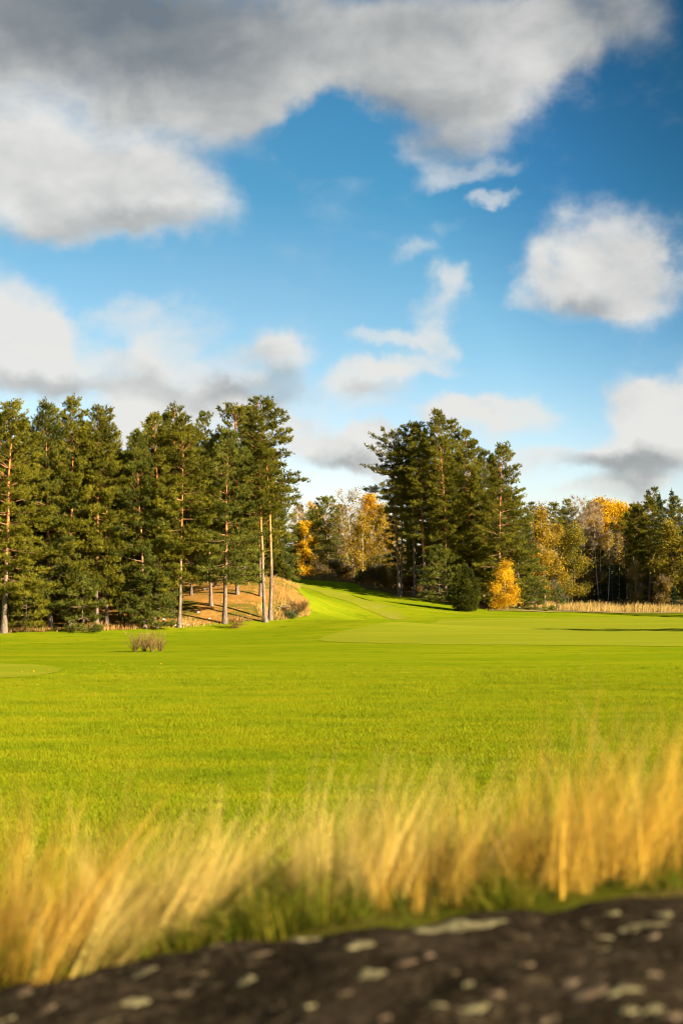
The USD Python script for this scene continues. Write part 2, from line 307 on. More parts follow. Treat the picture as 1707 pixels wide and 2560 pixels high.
def obj(name, mesh, material, parent="/World", smooth_deg=False):
    return usdkit.mesh(stage, numbered(f"{parent}/{name}"), mesh, material, smooth=smooth_deg)


def thing(name, label, cat, loc=(0, 0, 0), rot=0.0, scale=1.0, group=None):
    x = UsdGeom.Xform.Define(stage, numbered(f"/World/{name}"))
    x.AddTranslateOp().Set(Gf.Vec3d(*map(float, loc)))
    x.AddRotateZOp().Set(float(rot))
    x.AddScaleOp().Set(Gf.Vec3f(scale, scale, scale) if np.ndim(scale) == 0 else Gf.Vec3f(*scale))
    tag(x, label, cat, group)
    return x


def copy_of(src, name, label, cat, loc, rot, scale, group=None):
    x = thing(name, label, cat, loc, rot, scale, group)
    x.GetPrim().GetReferences().AddInternalReference(src.GetPath())
    x.GetPrim().SetInstanceable(True)
    return x


def grid(xs, ys, zf):
    gx, gy = np.meshgrid(xs, ys, indexing="ij")
    v = np.stack([gx, gy, zf(gx, gy)], -1).reshape(-1, 3)
    i, j = np.meshgrid(np.arange(len(xs) - 1), np.arange(len(ys) - 1), indexing="ij")
    a = i * len(ys) + j
    q = np.stack([a, a + len(ys), a + len(ys) + 1, a + 1], -1).reshape(-1, 4)
    return v, q


far = np.array([90, 140, 220, 400, 800, 1600, 3000.0])
xs = np.r_[-far[::-1], np.arange(-66, 66.1, 0.8), far]
ys = np.r_[-far[::-1], np.arange(-60, 3, 8), np.arange(3, 16, 0.3), np.arange(16, 90, 1.0), np.arange(90, 172, 0.8), np.arange(172, 262, 2.0), 262 + far]
v, q = grid(xs, ys, ground)
tag(obj("lawn", (v, q), M_LAWN, smooth_deg=True), kind="structure")


def sheet(name, poly, lift, material, step=1.0, kind="structure"):
    """A skin of its own ground cover, draped just above the terrain."""
    pg = shapely.Polygon(poly).buffer(0)
    ring = np.array(shapely.segmentize(pg, step).exterior.coords)[:-1]
    # wander the edge a little
    x0, y0, x1, y1 = pg.bounds
    gx, gy = np.meshgrid(np.arange(x0, x1, step), np.arange(y0, y1, step))
    inner = np.stack([gx.ravel(), gy.ravel()], 1)
    inner = inner[shapely.contains_xy(pg.buffer(-0.3 * step), inner[:, 0], inner[:, 1])]
    p = np.vstack([ring, inner])
    t = Delaunay(p).simplices
    c = p[t].mean(1)
    t = t[shapely.contains_xy(pg, c[:, 0], c[:, 1])]
    e1, e2 = p[t[:, 1]] - p[t[:, 0]], p[t[:, 2]] - p[t[:, 0]]
    neg = e1[:, 0] * e2[:, 1] - e1[:, 1] * e2[:, 0] < 0
    t[neg] = t[neg][:, ::-1]
    v = np.column_stack([p, ground(p[:, 0], p[:, 1]) + lift])
    o = obj(name, (v, t), material, smooth_deg=True)
    tag(o, kind=kind)
    return pg


def outline(pixels, world=(), wobble=0.0, seed=1):
    pts = [tuple(gp(*p)) for p in pixels]
    ln = np.array(shapely.segmentize(shapely.LineString(pts), 0.8).coords)
    if wobble:
        ln = ln + wobble * (np.stack([meshkit.noise(np.column_stack([ln * 0.5, 0 * ln[:, 0] + k]), seed + k) for k in (0, 1)], 1) - 0.5)
    return [tuple(p) for p in ln] + list(world)


PG_HILL = sheet("forest_floor", outline([(-420, 1590), (0, 1582), (120, 1580), (250, 1576), (340, 1573), (430, 1568), (520, 1561), (640, 1554), (720, 1549), (765, 1540), (776, 1526), (765, 1500), (745, 1475), (722, 1457), (706, 1449)],
                [(-9, 170), (-62, 200), (-62, 100)], 0.9), 0.03, M_LITTER, 0.8)
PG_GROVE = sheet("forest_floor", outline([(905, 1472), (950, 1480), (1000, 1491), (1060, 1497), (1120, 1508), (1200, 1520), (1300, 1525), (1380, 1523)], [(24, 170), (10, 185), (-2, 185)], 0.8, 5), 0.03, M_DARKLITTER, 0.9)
PG_MEADOW = sheet("meadow", outline([(1225, 1528), (1300, 1530), (1400, 1532), (1500, 1533), (1600, 1534), (1707, 1534), (1900, 1534)], [(62, 170), (62, 250), (24, 250), (20, 175)], 0.8, 9), 0.05, M_MEADOW, 1.2)
PG_GREEN = sheet("putting_green", outline([(795, 1601), (810, 1591), (860, 1577), (930, 1563), (1000, 1556), (1100, 1550), (1250, 1546), (1450, 1544), (1707, 1543), (1900, 1543)]) + outline([(1950, 1619), (1707, 1617), (1400, 1614), (1100, 1612), (900, 1608), (820, 1605)]), 0.014, M_GREEN, .8)
PG_GREEN2 = sheet("putting_green", outline([(-150, 1660), (0, 1661), (80, 1663), (130, 1667), (158, 1674), (140, 1683), (80, 1692), (0, 1697), (-150, 1700)]), 0.02, M_GREEN, 0.8)
PG_PATH = sheet("worn_path", outline([(712, 1451), (760, 1460), (800, 1469), (870, 1486), (940, 1506), (1000, 1530), (1030, 1547)]) + outline([(985, 1551), (950, 1538), (900, 1518), (850, 1499), (796, 1480), (740, 1464), (712, 1457)]), 0.022, M_STRIP, 0.8)

bx, by = np.arange(-3.4, 3.6, .12), np.arange(4.3, 10.5, .12)
v, q = grid(bx, by, lambda x, y: ground(x, y) + .012 + .03 * meshkit.noise(np.stack([x * 4, y * 4, 0 * x], -1), 2))
tag(obj("bank", (v, q), M_BANK, smooth_deg=True), kind="structure")


# ------------------------------------------------------------------ plant parts
def unit(a):
    return a / (np.linalg.norm(a, axis=-1, keepdims=True) + 1e-12)


class Soup:
    def __init__(s):
        s.v, s.f, s.c, s.n = [], [], [], 0

    def add(s, v, f, c=None):
        s.v.append(np.asarray(v, float)); s.f.append(np.asarray(f, int) + s.n); s.n += len(v)
        if c is not None:
            s.c.append(np.asarray(c, float))

    def tube(s, path, radii, sides=6, cap=True):
        p = np.asarray(path, float); r = np.broadcast_to(radii, (len(p),))
        t = unit(np.gradient(p, axis=0))
        ref = np.where(np.abs(t[:, 2:]) < 0.9, [[0, 0, 1.0]], [[1.0, 0, 0]])
        a = unit(np.cross(t, ref)); b = np.cross(t, a)
        if len(p) > 2:
            for k in range(1, len(p)):          # carry the frame along so the tube does not twist
                a[k] = unit(a[k - 1] - t[k] * (a[k - 1] @ t[k])); b[k] = np.cross(t[k], a[k])
        ang = np.arange(sides) * 2 * np.pi / sides
        v = p[:, None] + r[:, None, None] * (np.cos(ang)[None, :, None] * a[:, None] + np.sin(ang)[None, :, None] * b[:, None])
        i, j = np.meshgrid(np.arange(len(p) - 1), np.arange(sides), indexing="ij")
        q = np.stack([i * sides + j, i * sides + (j + 1) % sides, (i + 1) * sides + (j + 1) % sides, (i + 1) * sides + j], -1).reshape(-1, 4)
        f = np.vstack([q[:, [0, 1, 2]], q[:, [0, 2, 3]]])
        vv = v.reshape(-1, 3)
        if cap:
            vv = np.vstack([vv, p[-1:] + t[-1:] * r[-1] * 0.6]); k = len(vv) - 1; o = (len(p) - 1) * sides
            f = np.vstack([f, [[o + x, o + (x + 1) % sides, k] for x in range(sides)]])
        s.add(vv, f)

    def get(s):
        return np.vstack(s.v), np.vstack(s.f)


def blades(rng, pos, axis, n, length, spread, width):
    """Needle tufts: at each position n slim triangles that fan out round the axis."""
    N = len(pos)
    axis = unit(axis)
    ref = np.where(np.abs(axis[:, 2:]) < 0.9, [[0, 0, 1.0]], [[1.0, 0, 0]])
    u = unit(np.cross(axis, ref)); w = np.cross(axis, u)
    ph = (np.arange(n)[None] * 2.4 + rng.uniform(0, 6.28, (N, 1)))[..., None]
    sp = (spread * rng.uniform(0.55, 1.25, (N, n)))[..., None]
    rad = np.cos(ph) * u[:, None] + np.sin(ph) * w[:, None]
    dirn = np.cos(sp) * axis[:, None] + np.sin(sp) * rad
    base = pos[:, None] + axis[:, None] * (rng.uniform(-0.35, 0.35, (N, n)) * length)[..., None]
    ln = (length * rng.uniform(0.7, 1.2, (N, n)))[..., None]
    side = unit(np.cross(dirn, rng.normal(size=(N, n, 3)))) * width / 2
    a, b, c = base - side, base + side, base + dirn * ln
    v = np.stack([a, b, c], 2).reshape(-1, 3)
    return v, np.arange(len(v)).reshape(-1, 3)


def leaves(rng, pos, size, hang=0.4):
    """Leaves as small lozenges folded along the midrib."""
    N = len(pos)
    d = unit(rng.normal(size=(N, 3)) + np.array([0, 0, -hang * 1.5])); s = unit(np.cross(d, rng.normal(size=(N, 3))))
    nrm = np.cross(d, s)
    L_ = (size * rng.uniform(0.7, 1.3, N))[:, None]
    a, c = pos, pos + d * L_
    b = pos + d * L_ * 0.45 + s * L_ * 0.36 + nrm * L_ * 0.06; e = pos + d * L_ * 0.45 - s * L_ * 0.36 + nrm * L_ * 0.06
    v = np.stack([a, b, c, e], 1).reshape(-1, 3)
    k = np.arange(N)[:, None] * 4
    return v, np.vstack([k + [[0, 1, 2]], k + [[0, 2, 3]]])


def trunk_path(rng, top, bend=0.0, k=14, wob=0.05):
    t = np.linspace(0, 1, k)[:, None]
    b = np.array([math.cos(bend[1]), math.sin(bend[1]), 0]) * bend[0] if np.ndim(bend) else np.array([bend, 0, 0])
    p = t * np.asarray(top)[None] + np.sin(np.pi * t) * b[None]
    w = rng.normal(0, wob, (k, 3)) * [1, 1, 0]
    w[0] = 0
    return p + np.cumsum(w, 0) * 0.5 * (1 - t ** 4)


def trunk_at(path, z):
    return np.array([np.interp(z, path[:, 2], path[:, i]) for i in range(3)])


def pine(rng, H, top=(0, 0), cb=0.25, R=2.5, bend=0.0, r0=None, prof="round", asym=(0, 0), gap=0.06, dens=1.35, needle=0.23, width=0.047, ntri=8, whorl=0.61, stubs=10, droop=0.0, nbr=(6, 9)):
    """A Scots pine: returns trunk, limbs, crown. Whorled limbs carry flat sprays of needle tufts with gaps between the layers."""
    path = trunk_path(rng, (top[0], top[1], H), bend)
    r0 = r0 * .72 if r0 else 0.0072 * H + 0.022
    T, B = Soup(), Soup()
    t = path[:, 2] / H
    rad = r0 * np.clip(1 - t, 0.03, 1) ** 0.75 * (1 + 0.55 * np.exp(-t * 28))
    T.tube(path, rad, 9)
    pos, axs = [], []
    z = cb * H
    while z < H * 0.985:
        f = (z - cb * H) / (H * (1 - cb))
        pr = ((1 - f) ** 0.80 * (0.62 + 1.05 * f) / 0.70) if prof == "round" else (1 - f) ** 0.6 * .95 + 0.05 if prof == "cone" else (1 - f) ** 0.62 * (0.70 + 0.55 * f) if prof == "dome" else (1 - f) ** 0.4 * (0.75 + 0.4 * f)
        nb = rng.integers(*nbr)
        az0 = rng.uniform(0, 6.28)
        for b in range(nb):
            if rng.random() < gap:
                continue
            az = az0 + b * 6.28 / nb + rng.normal(0, 0.3)
            Lb = R * pr * rng.uniform(0.6, 1.18) * (1 + asym[0] * math.cos(az - asym[1]))
            if Lb < 0.25:
                Lb = 0.25
            e0 = -0.12 - droop + 1.15 * f ** 1.6 + rng.normal(0, 0.10)
            s = np.linspace(0, 1, 6)
            hd = np.array([math.cos(az), math.sin(az), 0])
            sd = np.array([-hd[1], hd[0], 0])
            zz = Lb * (math.sin(e0) * s + 0.16 * s ** 2 * (1 - f) - 0.10 * s * (1 - f))
            P0 = trunk_at(path, z + rng.uniform(-0.14, 0.14))
            P = P0 + hd * (Lb * math.cos(e0) * s)[:, None] + sd * (0.12 * Lb * rng.normal() * s ** 2)[:, None] + np.array([0, 0, 1.0]) * zz[:, None]
            B.tube(P, (0.010 + 0.010 * Lb) * (1 - 0.85 * s), 3, False)
            nb2 = max(4, int(Lb / 0.19 * dens))
            sb = rng.uniform(0.16, 1.0, nb2) ** 0.8
            sb[0] = 1.0
            O = np.stack([np.interp(sb, s, P[:, i]) for i in range(3)], 1)
            turn = rng.uniform(0.35, 1.2, nb2) * rng.choice([-1, 1], nb2)
            turn[0] = 0
            up = rng.normal(0.14, 0.22, nb2) + 0.4 * f
            D = unit(np.cos(turn)[:, None] * hd + np.sin(turn)[:, None] * sd + up[:, None] * np.array([0, 0, 1.0]))
            l2 = np.clip((0.18 + 0.42 * Lb * (1.05 - sb)) * rng.uniform(0.6, 1.2, nb2), 0.18, 1.0)
            for k in range(3 if Lb < 1 else 4):
                uu = rng.uniform(0.2, 1.0, nb2) if k else np.ones(nb2)
                pos.append(O + D * (l2 * uu)[:, None] + rng.normal(0, 1, (nb2, 3)) * [.10, .10, .085])
                axs.append(D + rng.normal(0, 0.35, (nb2, 3)) + [0, 0, 0.6])
        z += whorl * rng.uniform(0.75, 1.25)
    for k in range(stubs):
        z = rng.uniform(0.12, max(cb, 0.3)) * H
        az = rng.uniform(0, 6.28); l = rng.uniform(0.3, 1.1)
        P0 = trunk_at(path, z); e = rng.uniform(-0.4, 0.3)
        B.tube([P0, P0 + l * 0.6 * np.array([math.cos(az), math.sin(az), e]), P0 + l * np.array([math.cos(az + .2), math.sin(az + .2), e * 1.6])], [0.022, 0.014, 0.005], 4, False)
    # leader tuft
    tp = np.array([top[0], top[1], H])
    k = np.linspace(-0.9, 0.15, 8)
    pos.append(tp + np.column_stack([rng.normal(0, 0.1, 8), rng.normal(0, 0.1, 8), k])); axs.append(rng.normal(0, 0.4, (8, 3)) + [0, 0, 1])
    C = blades(rng, np.vstack(pos), np.vstack(axs), ntri, needle, 0.72, width)
    return T.get(), B.get(), C


def spruce(rng, H, R=2.0, cb=0.08, ntri=8, width=0.035):
    path = trunk_path(rng, (0, 0, H), 0, 8, 0.02)
    T = Soup(); T.tube(path, 0.011 * H * np.linspace(1, 0.05, 8), 7)
    B = Soup(); pos, axs = [], []
    z = cb * H
    while z < H * 0.97:
        f = (z - cb * H) / (H * (1 - cb)); nb = rng.integers(5, 8); a0 = rng.uniform(0, 6.28)
        for b in range(nb):
            az = a0 + b * 6.28 / nb + rng.normal(0, .2); Lb = max(0.15, R * (1 - f) ** 0.85 * rng.uniform(.7, 1.15))
            s = np.linspace(0, 1, 5); hd = np.array([math.cos(az), math.sin(az), 0]); sd = np.array([-hd[1], hd[0], 0])
            P = trunk_at(path, z + rng.uniform(-.3, .3)) + hd * (Lb * s)[:, None] + np.array([0, 0, 1.0]) * (Lb * (-0.35 * (1 - f) * s + 0.22 * s ** 2 + 0.25 * f * s))[:, None]
            B.tube(P, 0.02 * (1 - 0.8 * s), 3, False)
            n2 = max(5, int(Lb / 0.13)); sb = rng.uniform(.2, 1, n2)
            O = np.stack([np.interp(sb, s, P[:, i]) for i in range(3)], 1)
            D = hd + sd * rng.uniform(-1, 1, n2)[:, None] + [0, 0, -0.15]
            for k in range(2):
                pos.append(O + D * (rng.uniform(0, .4, n2) * Lb * 0.4)[:, None] - [0, 0, 0.06] + rng.normal(0, .07, (n2, 3))); axs.append(D + rng.normal(0, .2, (n2, 3)))
        z += rng.uniform(0.28, 0.42)
    k = np.linspace(.05, 1.3, 14); pos.append(np.column_stack([rng.normal(0, .09, 14) * (.3 + k), rng.normal(0, .09, 14) * (.3 + k), H - k])); axs.append(rng.normal(0, .5, (14, 3)) * (.2 + k[:, None]) + [0, 0, 1.0])
    return T.get(), B.get(), blades(rng, np.vstack(pos), np.vstack(axs), ntri, 0.19, 0.6, width)


def broadleaf(rng, H, R, cb=0.2, nleaf=6000, size=0.11, stems=1, up=0.9, clump=0.35, twigs=900, shape="oval", spread=0.3, lean=(0, 0), r0=None, open_=0.0, hang=0.4):
    """A broad-leaved tree: stems, limbs that climb outwards, fine twigs, leaves gathered in clumps along them."""
    T, B = Soup(), Soup()
    ends = []
    for sidx in range(stems):
        a = rng.uniform(0, 6.28); off = np.array([math.cos(a), math.sin(a), 0]) * (0 if stems == 1 else spread)
        tp = np.array([lean[0], lean[1], H * (1 if sidx == 0 else rng.uniform(.75, .95))]) + off * R * 1.2
        path = trunk_path(rng, tp, (rng.normal(0, 0.25), rng.uniform(0, 6.28)), 10, 0.05) + off * 0.5
        rr = (r0 or 0.0055 * H + 0.012) * (1 if stems == 1 else 0.75)
        T.tube(path, rr * np.linspace(1, 0.08, 10) ** 0.8, 7)
        nl = int(H * 3.2 / stems) + 4
        for i in range(nl):
            f = rng.uniform(0, 1) ** 0.9
            z = (cb + (0.97 - cb) * f) * path[-1, 2]
            prof = {"oval": math.sqrt(max(0.02, 1 - (2 * f - 0.85) ** 2)) if abs(2 * f - 0.85) < 1 else 0.15, "cone": (1 - f) ** 0.75 + 0.1, "column": 0.75 * (1 - f) ** 0.5 + 0.25, "top": (0.35 + f) * (1 - f * f * 0.6)}[shape]
            Lb = R * prof * rng.uniform(.55, 1.1); az = rng.uniform(0, 6.28); s = np.linspace(0, 1, 6)
            e = up * rng.uniform(.5, 1.2); hd = np.array([math.cos(az), math.sin(az), 0])
            P = trunk_at(path, z) + hd * (Lb * s)[:, None] * 0.9 + np.array([0, 0, 1.0]) * (Lb * (e * s - 0.35 * s ** 2))[:, None] + rng.normal(0, 0.05 * Lb, (6, 3)) * s[:, None]
            B.tube(P, max(0.008, rr * 0.32 * (1 - 0.6 * f)) * (1 - 0.85 * s), 4, False)
            for j in range(5):
                u = rng.uniform(.3, 1); ends.append([np.interp(u, s, P[:, k]) for k in range(3)])
            ends.append(P[-1])
    ends = np.array(ends)
    if twigs:
        i = rng.integers(0, len(ends), twigs); o = ends[i]; c = np.array([lean[0] * .5, lean[1] * .5, 0])
        d = unit((o - c) * [1, 1, 0] * 0.6 / max(R, .1) + rng.normal(0, .5, (twigs, 3)) + [0, 0, up])
        ln = rng.uniform(.35, 1.1, twigs)[:, None]; sd = unit(np.cross(d, rng.normal(size=(twigs, 3)))) * 0.011
        mid = o + d * ln * .5 + rng.normal(0, .05, (twigs, 3)); tip = o + d * ln
        v = np.stack([o - sd, o + sd, mid + sd * .7, mid - sd * .7, tip], 1).reshape(-1, 3); k = np.arange(twigs)[:, None] * 5
        B.add(v, np.vstack([k + [[0, 1, 2]], k + [[0, 2, 3]], k + [[3, 2, 4]]]))
    C = None
    if nleaf:
        w = rng.random(len(ends)) ** 1.5 + 0.05 - open_ * rng.random(len(ends)); w = np.clip(w, 0, None); w /= w.sum()
        i = rng.choice(len(ends), nleaf, p=w)
        C = leaves(rng, ends[i] + rng.normal(0, clump, (nleaf, 3)) * [1, 1, 0.9], size, hang)
    return T.get(), B.get(), C


def plant_tree(name, label, cat, loc, parts, looks, group=None, crown="crown"):
    t = thing(name, label, cat, loc, group=group)
    T, B, C = parts
    p = str(t.GetPath())
    if T is not None:
        obj("trunk", T, looks[0], p, smooth_deg=True)
    if B is not None:
        obj("branches", B, looks[1], p)
    if C is not None:
        obj(crown, C, looks[2], p)
    return t


def base_at(px, d, py=1500):
    x = X_at(px, d, py)
    return np.array([x, d, float(ground(x, d)) - 0.06])


# ------------------------------------------------------------------ the pine stand on the left hill
LOOK_P = (M_PBARK, M_PBRANCH, M_PINE)
LOOK_PB = (M_PBARK, M_PBRANCH, M_PINE_B)
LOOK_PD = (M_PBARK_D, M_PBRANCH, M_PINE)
EDGE = "pines along the front of the left stand"


def pine_at(seed, label, bpx, d, tpx, tpy, looks=LOOK_P, group=None, name="pine_tree", **kw):
    b = base_at(bpx, d)
    tp = at(tpx, tpy, d) - b
    return plant_tree(name, label, "tree", b, pine(np.random.default_rng(seed), tp[2] - .3, (tp[0], 0.0), **kw), looks, group)


pine_at(1, "thick-trunked tall pine at the far left edge of the photo", 11, 100, 33, 992, cb=.18, R=3.1, r0=.26, group=EDGE)
pine_at(2, "tall pine with dense dark crown, second top from the left edge", 128, 103, 116, 989, cb=.08, R=2.2, looks=LOOK_PB, group=EDGE)
pine_at(3, "tallest pine of the left stand with a broad pointed top", 172, 104, 184, 981, cb=.09, R=2.7, group=EDGE)
pine_at(4, "slim pine with orange stem, left one of two close slender tops", 242, 104.5, 244, 1008, cb=.12, R=1.9, gap=.16, group=EDGE)
pine_at(5, "straight slim pine with a bright orange stem, right one of two close slender tops", 267, 105, 267, 1011, cb=.15, R=2.1, gap=.16, group=EDGE)
pine_at(6, "shorter pine with a bushy green crown left of the deep sky gap's right side", 363, 105.5, 340, 1074, cb=.07, R=2.3, looks=LOOK_PB, group=EDGE)
pine_at(7, "pointed pine with bowed orange stem standing behind the bare lawn shrubs", 383, 106.5, 383, 1026, cb=.14, R=2.2, bend=.45, group=EDGE)
pine_at(8, "tall pine with a pointed crown and grey lower trunk behind a nearer bare trunk", 432, 110.5, 437, 1001, cb=.3, R=2.3, group=EDGE)
pine_at(9, "pine with long bare grey lower trunk leaning right at the hill foot", 448, 107, 460, 1035, cb=.40, R=2.6, r0=.19, group=EDGE)
pine_at(10, "pine with pale leaning lower trunk on the needle-covered slope", 528, 114, 511, 1025, cb=.32, R=2.0, gap=.16, looks=LOOK_PB, group=EDGE)
pine_at(11, "stout pine with a low spreading green bough over the brown slope", 562, 109.5, 572, 1070, cb=.24, R=2.9, r0=.24, looks=LOOK_PB, group=EDGE)
pine_at(12, "pine with broad flat open top behind the stout trunk on the slope", 593, 117, 590, 1014, cb=.48, R=3.1, prof="flat", gap=.16, group=EDGE)
pine_at(13, "right-hand trunk of the twin pines with the highest layered crown at the stand's right end", 676, 111.5, 645, 997, cb=.53, R=2.6, r0=.20, bend=.35, asym=(.3, 0.0), prof="flat", droop=.12, gap=.08, group=EDGE)
pine_at(14, "left-hand trunk of the twin pines with orange upper stem", 664, 110.6, 648, 1040, cb=.55, R=2.0, r0=.20, asym=(.3, 3.1), prof="flat", gap=.1, group=EDGE)
pine_at(15, "round-crowned smaller pine on the hilltop just right of the twin trunks", 700, 134, 688, 1240, cb=.16, R=1.8, looks=LOOK_PB)
pine_at(16, "dark pine trunk half hidden behind the twin pines", 651, 117, 640, 1090, cb=.3, R=2.4, group=EDGE)
pine_at(17, "young pine with bushy crown reaching down near the grass, left of the bare shrubs", 212, 102, 208, 1440, cb=.1, R=1.7, r0=.07, looks=LOOK_PB, dens=1.2)
pine_at(18, "small low pine with sparse drooping boughs near the left edge", 62, 101, 66, 1452, cb=.2, R=1.5, r0=.07, dens=1.2)
pine_at(19, "small pine under the pointed pine, its boughs hanging over the litter", 395, 106, 398, 1462, cb=.15, R=1.7, r0=.07, looks=LOOK_PB, dens=1.2)
pine_at(20, "thin pine with low boughs between the two slender tops and the shorter bushy pine", 300, 109, 305, 1130, cb=.12, R=2.1)
pine_at(21, "thin dark pine just right of the thick-trunked pine", 70, 106, 68, 1050, cb=.2, R=2.3, looks=LOOK_PD)
pine_at(22, "slim pine with thin orange stem between the tallest pine and the slender pair", 210, 107, 212, 1060, cb=.15, R=2.0)

rng = np.random.default_rng(77)
FILL = []
for k in range(5):
    H = (14.5, 15.5, 13.5, 16.0, 14.8)[k]
    FILL.append(pine(np.random.default_rng(300 + k), H, (rng.normal(0, .5), 0), cb=(.12, .2, .06, .28, .1)[k], R=(2.6, 2.3, 2.8, 2.5, 2.4)[k], ntri=7, width=.052, needle=.24, dens=1.1))
protos = []
spots = []
for px, d in [(-60, 104), (25, 109), (95, 110), (150, 112), (200, 114), (255, 113), (320, 113), (380, 115), (420, 119), (480, 118), (545, 121), (615, 124), (-20, 118), (50, 120), (120, 121), (180, 122), (235, 124), (300, 122),
              (360, 126), (450, 127), (510, 130), (580, 131), (640, 135), (0, 130), (80, 132), (160, 134), (240, 136), (330, 134), (410, 138), (500, 141), (590, 143), (660, 146), (-90, 125), (-120, 112), (-160, 104), (-210, 112), (-260, 105)]:
    spots.append((px, d))
LBL_IN = "pine standing deep inside the shaded left stand behind its front row"
for k, (px, d) in enumerate(spots):
    b = base_at(px + rng.uniform(-8, 8), d)
    i = k % 5
    sc = rng.uniform(.84, 1.0)
    if len(protos) < 5:
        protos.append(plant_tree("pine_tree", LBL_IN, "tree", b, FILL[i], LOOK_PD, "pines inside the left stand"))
    else:
        copy_of(protos[i], "pine_tree", LBL_IN, "tree", b, rng.uniform(0, 360), sc, "pines inside the left stand")


def juniper(rng, H, R, n=2600, spires=9, ntri=7, needle=.16, width=.045):
    pos, axs = [], []
    B = Soup()
    for s in range(spires):
        a = rng.uniform(0, 6.28); r = R * 0.72 * math.sqrt(rng.uniform(0, 1)) * (s > 0)
        h = H * (1 - 0.5 * (r / R) ** 1.5) * rng.uniform(.82, 1.0) if s else H
        c = np.array([r * math.cos(a), r * math.sin(a), 0]); rs = R * rng.uniform(.38, .55)
        B.tube([c * .15, c * .7 + [0, 0, h * .3], c + [0, 0, h * .9]], [.05, .03, .008], 4, False)
        m = n // spires; t = rng.uniform(0.02, 1, m); az = rng.uniform(0, 6.28, m)
        rr = rs * (np.sin(np.pi * np.clip(t * .75 + .2, 0, 1)) ** .8) * rng.uniform(.6, 1.1, m) * (1 - t ** 6)
        pos.append(c * (.55 + .45 * np.minimum(1, t * 2))[:, None] + np.column_stack([rr * np.cos(az), rr * np.sin(az), t * h]))
        axs.append(np.column_stack([np.cos(az), np.sin(az), rng.uniform(.2, 1.3, m)]) + rng.normal(0, .3, (m, 3)))
    return None, B.get(), blades(rng, np.vstack(pos), np.vstack(axs), ntri, needle, .6, width)


b = base_at(700, 129); plant_tree("juniper_bush", "dark green juniper bush on the hilltop behind the twin pine trunks", "juniper", b, juniper(np.random.default_rng(5), at(700, 1385, 129)[2] - b[2], 1.25, 2600), (None, M_GREYBARK, M_JUNIPER))

# ------------------------------------------------------------------ the pine grove in the middle
G = "pines of the middle grove"
pine_at(31, "leftmost pine of the middle grove, its crown leaning out to the left", 998, 149, 984, 1078, cb=.60, R=2.5, asym=(.7, 3.14), prof="flat", looks=LOOK_PD, gap=.16, r0=.2, group=G)
pine_at(32, "thin dark trunk close right of the leaning leftmost pine of the middle grove", 1003, 151, 1004, 1092, cb=.55, R=2.2, looks=LOOK_PD, gap=.35, r0=.17, group=G)
pine_at(33, "dark-trunked pine of the middle grove, third trunk from its left end", 1038, 149.5, 1026, 1050, cb=.5, R=2.6, looks=LOOK_PD, group=G)
pine_at(34, "pine of the middle grove with a bright sunlit lower trunk", 1063, 148, 1048, 1052, cb=.36, R=2.6, r0=.25, group=G)
pine_at(35, "tallest pine of the middle grove, its orange stem showing at the centre", 1113, 147, 1092, 1021, cb=.24, R=3.2, prof="dome", bend=.3, nbr=(7, 10), group=G)
pine_at(36, "full-crowned pine just right of the tallest pine of the middle grove", 1140, 151, 1128, 1042, cb=.22, R=3.0, prof="dome", group=G)
pine_at(37, "pine with a rounded shoulder crown above the juniper in the middle grove", 1178, 150, 1163, 1072, cb=.16, R=3.1, prof="dome", group=G)
pine_at(38, "pine at the back of the middle grove below the notch in its outline", 1208, 154, 1212, 1122, cb=.12, R=2.9, looks=LOOK_PB, nbr=(7, 10), group=G)
pine_at(39, "broad cone-shaped pine at the right end of the middle grove", 1246, 145.5, 1255, 1107, cb=.06, R=4.3, prof="dome", looks=LOOK_P, gap=.04, dens=1.25, r0=.2, nbr=(6, 9), group=G)
pine_at(40, "second stem of green boughs at the grove's right flank beside the golden birches", 1296, 147, 1292, 1240, cb=.06, R=3.2, prof="cone", looks=LOOK_PB, gap=.05, nbr=(6, 8), group=G)
pine_at(41, "young pine under the tallest grove pine, left of the juniper", 1098, 145, 1094, 1362, cb=.1, R=2.0, r0=.08, looks=LOOK_PB, dens=1.15)
pine_at(42, "low bushy pine right of the small golden birch", 1338, 142.5, 1336, 1446, cb=.06, R=1.9, r0=.07, looks=LOOK_PB, dens=1.3, gap=.05)
for k, (px, d, s) in enumerate([(1075, 156, 1.12), (1120, 158, 1.16), (1165, 157, 1.1), (1235, 156, .98), (1020, 158, .95)]):
    copy_of(protos[(k + 1) % 5], "pine_tree", "pine standing at the back of the middle grove behind its sunlit front", "tree", base_at(px, d), rng.uniform(0, 360), s, "pines at the back of the middle grove")
b = base_at(1160, 137, 1530); plant_tree("juniper_bush", "round dark green juniper bush at the grove's edge on the green grass", "juniper", b, juniper(np.random.default_rng(6), at(1172, 1402, 137)[2] - b[2], 1.62, 6500, 14), (None, M_GREYBARK, M_JUNIPER))
b = base_at(1262, 141, 1520) - [0, 0, .3]; plant_tree("birch_tree", "small bright golden birch glowing in front of the middle grove", "tree", b, broadleaf(np.random.default_rng(7), at(1262, 1402, 141)[2] - b[2], 2.1, .0, 13000, .12, shape="cone", up=.4, clump=.3, twigs=300, r0=.028), (M_BIRCHBARK, M_GREYBARK, M_GOLD))
plant_tree("thorn_bush", "thin dull green bush between the low pine and the dry meadow", "bush", base_at(1392, 146), broadleaf(np.random.default_rng(8), 3.0, 1.1, .1, 1500, .10, 2, clump=.2, twigs=300, r0=.05), (M_GREYBARK, M_GREYBARK, M_GREENLEAF))


